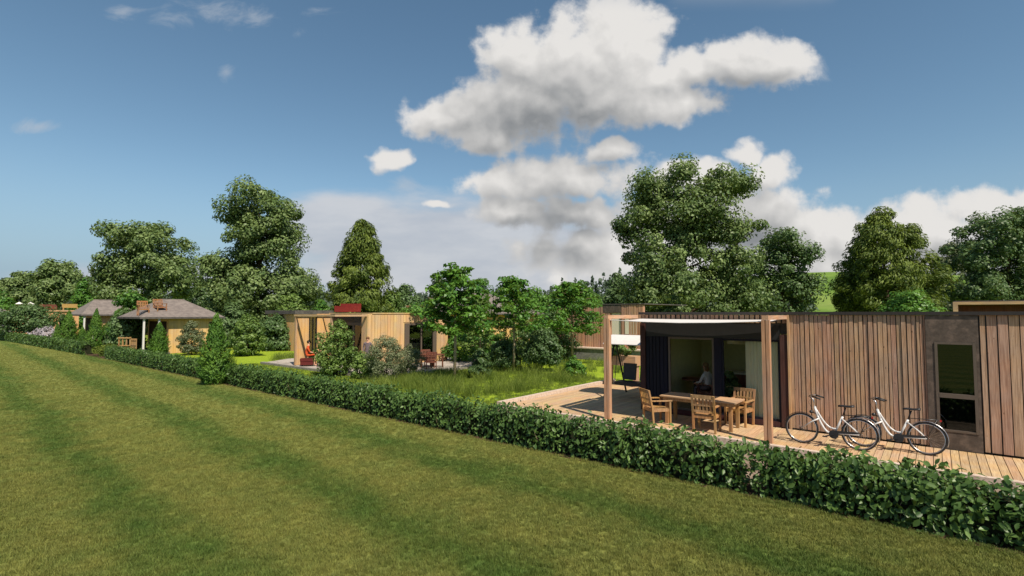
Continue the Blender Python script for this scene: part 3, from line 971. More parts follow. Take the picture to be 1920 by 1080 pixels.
    b.tube([(0.08, -0.055, 0.29), (0.08, -0.075, 0.29)], 0.095, 20)
    b.build('chainring', 'blackmetal', t)
    b = MB()
    b.bar((0.02, -0.066, 0.345), (0.56, -0.066, 0.375), 0.012, 0.05)
    b.build('chain_guard', 'black', t)
    MB().ball((0.085, 0, 0.285), 0.075, 12, 8, (1.1, 0.55, 0.95)).build('motor', 'blackmetal', t, True)
    for s, an in ((-1, 200), (1, 20)):
        ex, ez = 0.08 + 0.17 * math.cos(R(an)), 0.29 + 0.17 * math.sin(R(an))
        c_ = MB().bar((0.08, s * 0.085, 0.29), (ex, s * 0.095, ez), 0.014, 0.026).build('crank', 'blackmetal', t)
        MB().cbox(ex, s * 0.15, ez, 0.09, 0.085, 0.022).build('pedal', 'black', c_)
    MB().bar((0.30, 0.06, 0.31), (0.40, 0.19, 0.02), 0.016, 0.016).build('kickstand', 'blackmetal', t)
    MB().tube([(0.10, -0.06, 0.3), (-0.02, -0.05, 0.56), (0.0, -0.03, 0.7)], 0.003, 4, False).build('brake_cable', 'black', t)
    t.location = loc
    t.rotation_euler = (R(-4.5), 0, rz)
    return t


bike = make_bicycle('white step through bicycle nearest the right pergola post', (-1.94, 13.60, 0.0), R(1.5))
make_bicycle('white step through bicycle beside the tall dark window', (-0.80, 14.10, 0.0), R(0.0), src=bike)

# ------------------------------------------------------------------ swing seat at the end of the lodge
sw = thing('garden_swing', 'dark metal swing seat with pale canopy left of the lodge', 'swing seat', (-8.55, 17.2, 0))
SX0, SX1, SY = -9.25, -7.75, 17.2
for sx in (SX0, SX1):
    LB().tube([(sx, SY - 0.85, 0.0), (sx, SY - 0.05, 1.95)], 0.034, 8).tube([(sx, SY + 0.85, 0.0), (sx, SY + 0.05, 1.95)], 0.034, 8).put('leg_frame', 'blackmetal', sw)
LB().tube([(SX0 - 0.05, SY, 1.97), (SX1 + 0.05, SY, 1.97)], 0.028, 8).put('top_bar', 'blackmetal', sw)
v = []
for i in range(9):
    s = i / 8
    yy = SY - 0.72 + 1.44 * s
    zz = 2.22 - 0.30 * (2 * s - 1) ** 2
    v += [(SX0 - 0.1, yy, zz), (SX1 + 0.1, yy, zz), (SX0 - 0.1, yy, zz - 0.02), (SX1 + 0.1, yy, zz - 0.02)]
f = []
for i in range(8):
    a, c = 4 * i, 4 * i + 4
    f += [(a, a + 1, c + 1, c), (a + 2, c + 2, c + 3, a + 3), (a, c, c + 2, a + 2), (a + 1, a + 3, c + 3, c + 1)]
f += [(0, 2, 3, 1), (32, 33, 35, 34)]
LB().add(v, f).put('canopy', 'offwhite', sw)
LB().box(SX0 + 0.12, SY - 0.35, 0.42, SX1 - 0.12, SY + 0.22, 0.54).put('seat', 'dark', sw)
LB().bar((SX0 + 0.4, SY + 0.32, 0.55), (SX0 + 0.4, SY + 0.42, 1.15), 0.5, 0.08).bar((SX1 - 0.42, SY + 0.32, 0.55), (SX1 - 0.42, SY + 0.42, 1.15), 0.5, 0.08).put('backrest', 'dark', sw)
for sx in (SX0 + 0.12, SX1 - 0.12):
    LB().tube([(sx, SY - 0.28, 0.55), (sx, SY, 1.95)], 0.012, 6).tube([(sx, SY + 0.35, 1.05), (sx, SY, 1.95)], 0.012, 6).put('hanger', 'blackmetal', sw)


# ------------------------------------------------------------------ people
def make_person(label, loc, rz, J, mats, zones, scale=1.0):
    """one skinned body; J: joints, zones: colour by nearest bone"""
    t = thing('person', label, 'person', loc, rz)
    rad = {'pelvis': 0.135, 'waist': 0.115, 'chest': 0.135, 'neck': 0.052, 'skull': 0.088, 'top': 0.075}
    for s in 'lr':
        rad.update({'hip' + s: 0.09, 'knee' + s: 0.058, 'ankle' + s: 0.038, 'toe' + s: 0.03, 'sho' + s: 0.062, 'elb' + s: 0.042, 'wri' + s: 0.028, 'hand' + s: 0.03})
    edges = [('pelvis', 'waist'), ('waist', 'chest'), ('chest', 'neck'), ('neck', 'skull'), ('skull', 'top')]
    for s in 'lr':
        edges += [('pelvis', 'hip' + s), ('hip' + s, 'knee' + s), ('knee' + s, 'ankle' + s), ('ankle' + s, 'toe' + s), ('chest', 'sho' + s), ('sho' + s, 'elb' + s), ('elb' + s, 'wri' + s), ('wri' + s, 'hand' + s)]
    for s in 'lr':   # five separate fingers
        h = Vector(J['hand' + s])
        d = (h - Vector(J['wri' + s])).normalized()
        side = d.cross(Vector((0, 0, 1))).normalized()
        for k, (off, ln) in enumerate(((-0.030, 0.07), (-0.010, 0.085), (0.010, 0.08), (0.030, 0.06))):
            nm = 'f%d%s' % (k, s)
            J[nm] = tuple(h + side * off + d * ln + Vector((0, 0, -0.015)))
            rad[nm] = 0.009
            edges.append(('hand' + s, nm))
        nm = 'thumb' + s
        J[nm] = tuple(h + side * -0.055 + d * 0.025)
        rad[nm] = 0.011
        edges.append(('hand' + s, nm))
    names = ['pelvis'] + [n for n in J if n != 'pelvis']
    me = bpy.data.meshes.new('body')
    me.from_pydata([J[n] for n in names], [(names.index(a), names.index(b_)) for a, b_ in edges], [])
    tmp = bpy.data.objects.new('body_tmp', me)
    col.objects.link(tmp)
    sk = tmp.modifiers.new('Skin', 'SKIN')
    for i, n in enumerate(names):
        sv_ = me.skin_vertices[0].data[i]
        sv_.radius = (rad[n] * scale, rad[n] * scale)
        sv_.use_root = (n == 'pelvis')
    sub = tmp.modifiers.new('Sub', 'SUBSURF')
    sub.levels = 1
    bpy.context.view_layer.update()
    dg = bpy.context.evaluated_depsgraph_get()
    bm_ = bpy.data.meshes.new_from_object(tmp.evaluated_get(dg))
    bpy.data.objects.remove(tmp)
    bm_.materials.clear()
    for m_ in mats:
        bm_.materials.append(M[m_])
    segs = [(Vector(J[a]), Vector(J[b_]), zones(a, b_)) for a, b_ in edges]
    for p in bm_.polygons:
        c = p.center
        best, bi = 9, 0
        for a, b_, zi in segs:
            ab = b_ - a
            s_ = max(0, min(1, (c - a).dot(ab) / max(ab.length_squared, 1e-9)))
            d = (c - (a + ab * s_)).length
            if d < best:
                best, bi = d, zi
        p.material_index = bi
        p.use_smooth = True
    body = link('body', bm_, t)
    # hair, eyes, nose, mouth
    hd = Vector(J['skull'])
    tp = Vector(J['top'])
    fwd = J.get('look', Vector((0, 1, 0)))
    return t, hd, tp


def face(t, hd, tp, fwd, hair, long_hair=False):
    fwd = Vector(fwd).normalized()
    side = fwd.cross(Vector((0, 0, 1))).normalized()
    mid = hd.lerp(tp, 0.3)
    b = MB().ball(tuple(hd.lerp(tp, 0.75) - fwd * 0.022), 0.103, 14, 9, (1, 1, 0.95))
    if long_hair:
        b.ball(tuple(hd - fwd * 0.05 + Vector((0, 0, -0.06))), 0.085, 10, 7, (1, 0.8, 1.7))
    b.build('hair', hair, t, True)
    for s in (-1, 1):
        MB().ball(tuple(mid + fwd * 0.085 + side * 0.032 * s), 0.011, 8, 5).build('eye', 'black', t)
        MB().ball(tuple(mid + side * 0.092 * s - Vector((0, 0, 0.01))), 0.024, 8, 5, (0.6, 0.9, 1.3)).build('ear', 'skin', t)
    MB().ball(tuple(mid + fwd * 0.096 - Vector((0, 0, 0.028))), 0.016, 8, 5, (0.8, 0.9, 1.4)).build('nose', 'skin', t)
    MB().ball(tuple(mid + fwd * 0.086 - Vector((0, 0, 0.066))), 0.02, 8, 4, (1.2, 0.6, 0.3)).build('mouth', 'red', t)


def seated(h=0.45):
    J = {'pelvis': (0, 0, h + 0.10), 'waist': (0, 0.03, h + 0.27), 'chest': (0, 0.08, h + 0.47), 'neck': (0, 0.11, h + 0.63), 'skull': (0, 0.14, h + 0.75), 'top': (0, 0.145, h + 0.84)}
    for s, k in (('l', -1), ('r', 1)):
        J.update({'hip' + s: (k * 0.10, 0.06, h + 0.09), 'knee' + s: (k * 0.13, 0.46, h + 0.10 + 0.03 * k), 'ankle' + s: (k * 0.12, 0.43 - 0.03 * k, 0.08), 'toe' + s: (k * 0.13, 0.58 - 0.03 * k, 0.035),
                  'sho' + s: (k * 0.17, 0.08, h + 0.50), 'elb' + s: (k * 0.23, 0.18, h + 0.27), 'wri' + s: (k * 0.15, 0.38, h + 0.23), 'hand' + s: (k * 0.12, 0.45, h + 0.20)})
    return J


def standing():
    J = {'pelvis': (0, 0, 0.93), 'waist': (0, 0, 1.08), 'chest': (0, 0.0, 1.30), 'neck': (0, 0.01, 1.47), 'skull': (0, 0.03, 1.58), 'top': (0, 0.03, 1.68)}
    for s, k in (('l', -1), ('r', 1)):
        J.update({'hip' + s: (k * 0.09, 0, 0.88), 'knee' + s: (k * 0.10, 0.03, 0.48), 'ankle' + s: (k * 0.10, -0.02, 0.08), 'toe' + s: (k * 0.12, 0.13, 0.035),
                  'sho' + s: (k * 0.18, 0, 1.40), 'elb' + s: (k * 0.23, -0.02, 1.12), 'wri' + s: (k * 0.20, 0.08, 0.90), 'hand' + s: (k * 0.19, 0.10, 0.83)})
    return J


# ------------------------------------------------------------------ second lodge, with the red sofas
CX, CY = -24.6, 17.0       # its near corner; the long face looks towards +X
h2 = thing('timber_lodge', 'pale tan lodge with open porch and a red sofa on its flat roof', 'lodge', (CX, CY, 0))
b = LB()
b.box(CX - 0.18, CY, 0, CX, 19.6, 2.98).box(CX - 0.18, 22.15, 0, CX, 23.0, 2.98).box(CX - 0.18, 19.6, 2.42, CX, 22.15, 2.98).box(CX - 0.18, 19.6, 0, CX, 22.15, 0.12)
b.box(-29.1, 23.0, 0, CX, 23.15, 2.98)
b.box(CX - 0.55, CY, 0, CX - 0.182, CY + 0.15, 2.98)
b.put('wall', 'tanclad', h2)
tb2 = unit_box('tan_plank', 'tanclad')
r_ = random.Random(3)
y = CY + 0.02
while y < 22.95:
    w = r_.uniform(0.20, 0.26)
    w = min(w, 22.98 - y)
    z0, z1 = 0.02, 2.93
    if y + w > 19.55 and y < 22.2:
        z0 = 2.48
    p_ = link('plank', tb2, h2, (r_.choice((0.012, 0.02, 0.028)), y + w / 2 - CY, (z0 + z1) / 2))
    p_.scale = (0.03, w - 0.018, z1 - z0)
    y += w
b = LB(); b.box(-29.06, 15.10, 0.0, -28.96, 15.92, 2.80).box(-29.06, 16.45, 0.0, -28.96, 23.0, 2.98).box(-29.06, 15.92, 0.0, -28.96, 16.45, 0.12); b.put('porch_wall', 'orangeclad', h2)
b = LB()
b.box(-29.05, 15.922, 0.122, -28.97, 15.98, 2.78).box(-29.05, 16.39, 0.122, -28.97, 16.448, 2.78).box(-29.05, 16.18, 0.122, -28.97, 16.22, 2.78)
pw = b.put('porch_window', 'blackmetal', h2)
b = LB(); b.box(-29.015, 15.98, 0.13, -29.005, 16.39, 2.78); b.put('pane', 'darkglass', h2, parent=pw)
b = LB(); b.box(-28.95, 17.45, 0.0, CX - 0.56, 17.55, 0.14).box(-28.95, 17.45, 2.3, CX - 0.56, 17.55, 2.95).box(-28.95, 17.45, 0.14, -28.7, 17.55, 2.3).box(-26.75, 17.45, 0.14, -26.6, 17.55, 2.3)
b.put('glazed_front', 'dark', h2)
b = LB(); b.box(-28.7, 17.49, 0.14, -26.75, 17.50, 2.3); b.put('pane', 'darkglass', h2)
b = LB(); b.box(-26.6, 17.49, 0.14, CX - 0.56, 17.50, 2.3); b.put('pane', 'darkglass', h2)
b = LB(); b.box(-28.95, 22.9, 0.0, CX - 0.19, 22.98, 2.9).box(-28.95, 17.6, -0.02, CX - 0.19, 22.9, 0.05); b.put('room_wall', 'interior', h2)
b = LB(); b.box(-29.1, 17.30, 2.985, CX + 0.05, 23.2, 3.05); b.put('roof', 'tanclad', h2)
b = LB(); b.box(-29.0, 15.0, 2.84, CX - 0.02, 15.13, 2.95).box(CX - 0.16, 15.133, 2.84, CX - 0.03, 17.295, 2.95).box(-29.0, 15.133, 2.84, -28.87, 17.295, 2.95); b.put('porch_beam', 'larch_h', h2)
for k in range(2):
    b = LB(); b.box(-28.94, 16.0 + k * 0.75, 2.842, CX - 0.162, 16.06 + k * 0.75, 2.93); b.put('rafter', 'dark', h2)
b = LB(); b.box(-28.94, 15.02, 0, -28.80, 15.12, 2.838); b.put('porch_post', 'post', h2)
b = LB(); b.box(-25.12, 15.02, 0, -24.98, 15.12, 2.838); b.put('porch_post', 'post', h2)
b = LB()
b.box(CX - 0.06, 19.602, 0.13, CX + 0.05, 19.95, 2.41).box(CX - 0.06, 21.85, 0.13, CX + 0.05, 22.148, 2.41).box(CX - 0.06, 19.95, 2.30, CX + 0.05, 21.85, 2.41).box(CX - 0.06, 19.95, 0.13, CX + 0.05, 21.85, 0.22).box(CX - 0.06, 20.86, 0.22, CX + 0.045, 20.95, 2.30)
w2 = b.put('window', 'winframe', h2)
for a_, c_ in ((19.95, 20.86), (20.95, 21.85)):
    b = LB(); b.box(CX - 0.02, a_, 0.22, CX - 0.01, c_, 2.30); b.put('pane', 'darkglass', h2, parent=w2)

poly_sheet('terrace', 'paving', [(-32.3, 14.95), (-20.75, 14.95), (-20.75, 24.6), (-33.0, 24.6), (-33.6, 17.0)], -0.02)
tag(LB().box(-32.5, 14.70, -0.16, -20.5, 14.948, 0.0).box(-20.748, 14.95, -0.16, -20.5, 24.6, 0.0).build('terrace_edging', 'edging'), kind='structure')


def sofa(name, label, loc, rz, w=1.5, mat='red', cat='sofa'):
    t = thing(name, label, cat, loc, rz)
    MB().box(-w / 2, -0.40, 0.08, w / 2, 0.40, 0.40).build('base', mat, t)
    MB().box(-w / 2 + 0.14, -0.24, 0.403, w / 2 - 0.14, 0.40, 0.50).build('seat_cushion', mat, t)
    MB().box(-w / 2, -0.42, 0.403, w / 2, -0.245, 0.84).build('backrest', mat, t)
    for s in (-1, 1):
        MB().box(s * (w / 2 - 0.07) - 0.07, -0.243, 0.403, s * (w / 2 - 0.07) + 0.07, 0.40, 0.62).build('armrest', mat, t)
        for q in (-0.33, 0.33):
            MB().box(s * (w / 2 - 0.08) - 0.03, q - 0.03, 0, s * (w / 2 - 0.08) + 0.03, q + 0.03, 0.078).build('leg', 'dark', t)
    return t


sofa('sofa', 'bright red sofa standing on the flat roof of the tan lodge', (-28.05, 17.95, 3.05), R(205), 1.35).scale = (1, 1, 0.68)
t = thing('ottoman', 'low dark red bench seat under the seated person', 'bench', (-28.1, 15.38, -0.018), R(-35))
MB().box(-0.27, -0.34, 0.08, 0.27, 0.34, 0.28).build('base', 'darkred', t)
MB().box(-0.29, -0.36, 0.283, 0.29, 0.36, 0.44).build('seat_cushion', 'darkred', t)
for sx in (-0.22, 0.22):
    for sy in (-0.28, 0.28):
        MB().box(sx - 0.03, sy - 0.03, 0, sx + 0.03, sy + 0.03, 0.078).build('leg', 'dark', t)
t = thing('lounge_chair', 'low black lounge chair facing the seated person on the porch', 'chair', (-27.3, 16.0, -0.018), R(140))
MB().box(-0.35, -0.35, 0.2, 0.35, 0.35, 0.42).build('seat', 'blackmetal', t)
MB().bar((0, -0.33, 0.42), (0, -0.50, 0.85), 0.7, 0.1).build('backrest', 'blackmetal', t)
for sx in (-0.3, 0.3):
    for sy in (-0.3, 0.3):
        MB().box(sx - 0.02, sy - 0.02, 0, sx + 0.02, sy + 0.02, 0.198).build('leg', 'blackmetal', t)
J = seated(0.50)
pr, hd, tp = make_person('person with dark hair in a rust orange top sitting on the low dark red bench', (-28.12, 15.32, -0.02), R(-28), J, ['orange', 'skin', 'orange'],
                         lambda a, b_: 1 if (a in ('neck', 'skull') or a[:3] in ('wri', 'han', 'ank', 'kne', 'elb')) else (2 if a[:3] == 'hip' or b_[:3] == 'hip' else 0))
face(pr, hd, tp, (0, 1, 0), 'hair')
pr.scale = (1.12, 1.12, 1.05)
J = standing()
pr, hd, tp = make_person('person in grey clothing standing at the corner of the tan lodge', (-24.25, 16.80, -0.02), R(-130), J, ['greycloth', 'skin', 'greycloth'],
                         lambda a, b_: 1 if (a in ('neck', 'skull') or a[:3] in ('wri', 'han')) else (2 if a[:3] in ('hip', 'kne', 'ank') or b_[:3] == 'hip' else 0))
face(pr, hd, tp, (0, 1, 0), 'brownhair')
J = seated(0.46)
pr, hd, tp = make_person('person in a white shirt seated indoors behind the sliding glass door', (-5.75, 17.0, 0.045), R(70), J, ['offwhite', 'skin', 'greycloth'],
                         lambda a, b_: 1 if (a in ('neck', 'skull') or a[:3] in ('wri', 'han')) else (2 if a[:3] in ('hip', 'kne', 'ank') or b_[:3] == 'hip' else 0))
face(pr, hd, tp, (0, 1, 0), 'brownhair', True)
make_chair('dark chair indoors holding the person in white', (-5.75, 17.05, 0.045), R(70), mat='brownwood', group='chairs inside the lodge')
t = thing('inner_table', 'small round table indoors beside the person in white', 'table', (-6.45, 17.6, 0.045))
MB().tube([(0, 0, 0.70), (0, 0, 0.74)], 0.42, 20).build('table_top', 'brownwood', t)
MB().tube([(0, 0, 0.02), (0, 0, 0.70)], 0.04, 8).build('stem', 'blackmetal', t)
MB().tube([(0, 0, 0.0), (0, 0, 0.02)], 0.25, 14).build('foot', 'blackmetal', t)

# reddish chairs and table on the terrace of the second lodge
c0 = make_chair('reddish brown armchair on the grey terrace, back to the lawn', (-21.45, 18.9, -0.02), R(60), mat='brownwood', group='reddish chairs on the far terrace')
make_chair('reddish brown armchair on the grey terrace, near the lodge wall', (-22.6, 19.7, -0.02), R(-110), src=c0, group='reddish chairs on the far terrace')
t = thing('terrace_table', 'reddish brown table between the chairs on the grey terrace', 'table', (-22.0, 19.5, -0.02))
MB().box(-0.5, -0.5, 0.70, 0.5, 0.5, 0.74).build('table_top', 'brownwood', t)
for sx in (-0.42, 0.42):
    for sy in (-0.42, 0.42):
        MB().box(sx - 0.03, sy - 0.03, 0, sx + 0.03, sy + 0.03, 0.698).build('leg', 'brownwood', t)
# roof lantern of the second lodge
t = thing('roof_lantern', 'pale framed roof lantern with a dark window above the tan lodge', 'roof light', (-25.6, 21.6, 3.05))
MB().box(-0.62, -0.55, 0.0, -0.50, 0.55, 0.42).box(0.50, -0.55, 0.0, 0.62, -0.43, 0.42).box(0.50, 0.43, 0.0, 0.62, 0.55, 0.42).box(0.50, -0.428, 0.34, 0.62, 0.428, 0.42).box(-0.498, 0.43, 0.0, 0.498, 0.55, 0.42).box(-0.498, -0.55, 0.0, 0.498, -0.43, 0.42).build('frame', 'larch_y', t)
MB().box(-0.66, -0.60, 0.422, 0.66, 0.60, 0.46).build('lid', 'larch_y', t)
MB().box(0.55, -0.428, 0.01, 0.56, 0.428, 0.338).build('pane', 'darkglass', t)
MB().box(-0.45, -0.40, 0.01, -0.40, 0.40, 0.338).build('back', 'interior', t)


# ------------------------------------------------------------------ hip roofed houses on the far left
def hip_house(label, x0, y0, x1, y1, wall_h, eave, ridge_h, porch_y, wall_mat='orangeclad'):
    """wall block x0..x1, y0..y1 with a porch towards smaller y under the same roof"""
    t = thing('hip_roofed_house', label, 'house', ((x0 + x1) / 2, (y0 + y1) / 2, GZ))
    b = LB(); b.box(x0, y0, GZ, x1, y1, wall_h); b.put('wall', wall_mat, t)  # one cladding colour on every side of the wall block
    ya = porch_y
    ex0, ex1, ey0, ey1 = x0 - eave, x1 + eave, ya - 0.25, y1 + eave
    w = (ex1 - ex0) / 2
    rx = (ex0 + ex1) / 2
    ry0, ry1 = ey0 + w * 0.75, ey1 - w * 0.75
    if ry1 < ry0 + 1.6:
        m_ = (ry0 + ry1) / 2
        ry0, ry1 = m_ - 0.9, m_ + 0.9
    z0 = wall_h + 0.003
    v = [(ex0, ey0, z0), (ex1, ey0, z0), (ex1, ey1, z0), (ex0, ey1, z0), (rx, ry0, ridge_h), (rx, ry1, ridge_h),
         (ex0, ey0, z0 - 0.14 + 0.14), (ex1, ey0, z0)]
    b = LB(); b.add(v[:6], [(0, 1, 4), (1, 2, 5, 4), (2, 3, 5), (3, 0, 4, 5), (3, 2, 1, 0)]); b.put('roof', 'roof', t)
    b = LB(); b.tube([(rx, ry0, ridge_h), (rx, ry1, ridge_h)], 0.06, 6); b.put('ridge_cap', 'roof', t)
    b = LB()
    b.box(ex0, ey0 - 0.06, z0 - 0.12, ex1, ey0 - 0.002, z0 + 0.02).box(ex1 + 0.002, ey0 - 0.06, z0 - 0.12, ex1 + 0.06, ey1, z0 + 0.02)
    b.put('gutter', 'flatroof', t)
    for (px_, py_) in ((ex1 - 0.15, ya), (ex1 - 0.15, (ya + y0) / 2 + 0.1), (ex0 + 0.2, ya)):
        b = LB(); b.box(px_ - 0.06, py_ - 0.06, GZ, px_ + 0.06, py_ + 0.06, wall_h); b.put('porch_post', 'offwhite', t)
    b = LB(); b.box(x0 + 0.4, y0 - 0.03, GZ + 0.05, x1 - 0.5, y0 - 0.002, wall_h - 0.35); b.put('door', 'interior', t)
    b = LB(); b.box(ex0 + 0.1, ya - 0.2, GZ - 0.02, ex1 - 0.05, y0, GZ + 0.10); b.put('porch_floor', 'paving', t)
    return t


h3 = hip_house('pale orange house with grey hip roof and two chairs on it', -51.5, 13.85, -46.4, 17.2, 2.72, 0.55, 4.15, 12.1)
b = LB(); b.box(-46.42, 16.75, 1.2, -46.375, 17.1, 2.3); wn = b.put('window', 'dark', h3)
b = LB(); b.box(-46.372, 16.80, 1.25, -46.368, 17.05, 2.25); b.put('pane', 'darkglass', h3, parent=wn)
h4 = hip_house('distant orange house with grey hip roof half hidden by trees', -67.0, 12.6, -62.0, 15.4, 2.9, 0.5, 4.35, 11.5)
# roof chairs of the third house
c1 = make_chair('pale wooden armchair on the grey hip roof, nearer the roof corner', (-46.9, 12.25, 2.86), R(-95), group='chairs on the grey hip roof', mat='midwood')
c1.scale = (1.2, 1.2, 1.2)
c2 = make_chair('pale wooden armchair on the grey hip roof, higher up the slope', (-47.2, 13.45, 3.02), R(-80), src=c1, group='chairs on the grey hip roof')
# wooden rail by the hedge
wx_, wy_ = view(226, 36.0)
RZ = math.atan2(-RX, RY)
t = thing('wooden_rail', 'pale wooden rail with upright posts standing behind the far hedge', 'fence', (wx_, wy_, GZ), RZ)
for k in range(4):
    MB().box(-0.05, k * 0.26 - 0.035, 0, 0.02, k * 0.26 + 0.035, 1.48).build('post', 'teak', t)
MB().box(0.022, -0.05, 1.38, 0.07, 0.84, 1.46).build('rail', 'teak', t)
MB().box(0.022, -0.05, 0.86, 0.06, 0.84, 0.92).build('rail', 'teak', t)
wx_, wy_ = view(249, 35.6)
t = thing('lattice_panel', 'pale wooden lattice panel at the end of the wooden rail', 'trellis', (wx_, wy_, GZ), RZ - 0.4)
for k in range(6):
    MB().box(-0.02, k * 0.11 - 0.02, 0, 0.02, k * 0.11 + 0.02, 1.40).build('slat', 'teak', t)
for k in range(4):
    MB().box(0.022, -0.04, 0.25 + k * 0.34, 0.045, 0.58, 0.29 + k * 0.34).build('slat', 'teak', t)

# flat lodge at the far left edge
h5 = thing('timber_lodge', 'distant flat roofed tan lodge at the left edge with loungers on top', 'lodge', (-100, 13.5, GZ))
b = LB(); b.box(-106, 4.5, GZ, -100, 18.0, 3.3); b.put('wall', 'orangeclad', h5)
b = LB(); b.box(-106.1, 4.4, 3.303, -99.8, 18.2, 3.52); b.put('roof', 'larch_y', h5)
b = LB(); b.box(-99.99, 15.75, 0.2, -99.95, 16.45, 2.85); wn = b.put('window', 'winframe', h5)
b = LB(); b.box(-99.948, 15.82, 0.3, -99.944, 16.38, 2.75); b.put('pane', 'darkglass', h5, parent=wn)
b = LB(); b.box(-99.99, 16.65, 0.1, -99.94, 16.85, 3.3); b.put('corner_board', 'offwhite', h5)
t = thing('bench', 'ochre bench on the roof of the far left lodge', 'bench', (-101.0, 17.1, 3.52))
MB().box(-0.3, -0.9, 0.35, 0.3, 0.9, 0.45).build('seat', 'brass', t)
MB().box(-0.34, -0.9, 0.452, -0.26, 0.9, 0.95).build('backrest', 'brass', t)
for s in (-0.8, 0.8):
    MB().box(-0.3, s - 0.05, 0, 0.3, s + 0.05, 0.348).build('leg', 'brass', t)
s_ = sofa('sofa', 'brown sofa on the roof of the far left lodge', (-101.0, 14.6, 3.52), R(-90), 1.9, 'brownwood')
for k, yy in enumerate((11.5, 12.7)):
    t = thing('parasol', 'small white parasol on the far lodge roof, %s of the pair' % ('nearest the photo edge' if k == 0 else 'nearest the brown sofa'), 'parasol', (-101, yy, 3.52), 0, 'white parasols on the far lodge roof')
    MB().tube([(0, 0, 0), (0, 0, 1.0)], 0.03, 6).build('pole', 'dark', t)
    MB().tube([(0, 0, 0.85), (0, 0, 1.15)], [0.45, 0.03], 10).build('canopy', 'white', t)

# lodge behind, on its raised plinth
h6 = thing('timber_lodge', 'reddish slatted lodge on a raised grey plinth beyond the garden', 'lodge', (-17.5, 31, 0))
b = LB(); b.box(-21.5, 31.0, 0.66, -16.95, 31.2, 3.60).box(-16.25, 31.0, 0.66, -14.6, 31.2, 3.60).box(-16.95, 31.0, 3.05, -16.25, 31.2, 3.60).box(-21.5, 31.2, 0.66, -21.3, 38, 3.6); b.put('wall', 'redclad', h6)
rb = unit_box('red_plank', 'redclad')
x = -21.48
r_ = random.Random(8)
while x < -14.62:
    w = r_.uniform(0.14, 0.20)
    if not (-17.05 < x + w / 2 < -16.2):
        p_ = link('plank', rb, h6, (x + w / 2 + 17.5, -0.02 - r_.choice((0, 0.012, 0.02)), 2.13))
        p_.scale = (w - 0.03, 0.04, 2.90)
    x += w
b = LB(); b.box(-17.52, 30.93, 3.06, -16.2, 31.0, 3.63); b.put('fascia_panel', 'panel', h6)
b = LB(); b.box(-16.93, 31.05, 0.75, -16.27, 31.09, 3.04); b.put('window_blind', 'lampmat', h6)
b = LB(); b.box(-21.6, 30.9, 3.602, -14.5, 38.2, 3.66); b.put('roof', 'flatroof', h6)
b = LB(); b.box(-15.9, 30.94, 1.65, -15.1, 30.995, 2.65); b.put('shutter', 'lampmat', h6)
pw_ = thing('retaining_wall', 'grey concrete retaining wall with pale coping below the slatted lodge', 'wall', (-18, 30.4, GZ))
b = LB(); b.box(-21.9, 30.2, GZ, -11.0, 30.45, 0.62); b.put('wall_face', 'concrete', pw_)
b = LB(); b.box(-22.0, 30.12, 0.622, -10.9, 30.99, 0.70); b.put('coping', 'kerb', pw_)
# pale framed lodge behind the near roof
h7 = thing('timber_lodge', 'pale framed flat lodge showing above the near roof at the right edge', 'lodge', (4, 33, 0))
b = LB(); b.box(0.62, 32.0, 3.42, 9.0, 32.12, 3.55).box(0.62, 32.0, GZ, 0.80, 32.12, 3.418).box(8.85, 32.0, GZ, 9.0, 32.12, 3.418); b.put('porch_frame', 'larch_h', h7)
b = LB(); b.box(0.7, 33.0, GZ, 9.0, 33.2, 3.4); b.put('wall', 'brownwood', h7)
b = LB(); b.box(0.66, 32.13, 3.44, 9.0, 38, 3.60); b.put('roof', 'flatroof', h7)
# gabled house behind the garden trees
h8 = hip_house('orange house with long grey roof hidden behind the young trees', -42.0, 36.0, -33.5, 45.0, 3.0, 0.5, 5.1, 35.0)
h9 = thing('timber_lodge', 'orange lodge peeping between the big oak and the tan lodge', 'lodge', (-41, 24, 0))
b = LB(); b.box(-46, 21.4, GZ, -41, 24.5, 2.95); b.put('wall', 'orangeclad', h9)
b = LB(); b.box(-46.2, 21.2, 2.953, -40.8, 24.7, 3.28); b.put('roof', 'flatroof', h9)
# planter behind the swing
t = thing('planter', 'wooden planter box behind the swing seat', 'planter', (-10.2, 19.6, 0))
MB().box(-0.7, -0.25, 0.85, 0.7, 0.25, 1.25).build('box', 'larch_h', t)
for sx in (-0.6, 0.6):
    MB().box(sx - 0.05, -0.2, 0.0, sx + 0.05, 0.2, 0.848).build('leg', 'larch_h', t)
PLANTER = (-10.2, 19.6, 1.25)


# ------------------------------------------------------------------ foliage
def np_mesh(name, V, F, mat, smooth=False):
    me = bpy.data.meshes.new(name)
    V = np.ascontiguousarray(V, np.float32)
    F = np.ascontiguousarray(F, np.int32)
    n, k = F.shape
    me.vertices.add(len(V))
    me.vertices.foreach_set('co', V.ravel())
    me.loops.add(n * k)
    me.loops.foreach_set('vertex_index', F.ravel())
    me.polygons.add(n)
    me.polygons.foreach_set('loop_start', np.arange(0, n * k, k, dtype=np.int32))
    me.materials.append(M[mat] if isinstance(mat, str) else mat)
    if smooth:
        me.polygons.foreach_set('use_smooth', np.ones(n, bool))
    me.update(calc_edges=True)
    return me


def unit(a):
    return a / np.maximum(np.linalg.norm(a, axis=1, keepdims=True), 1e-9)


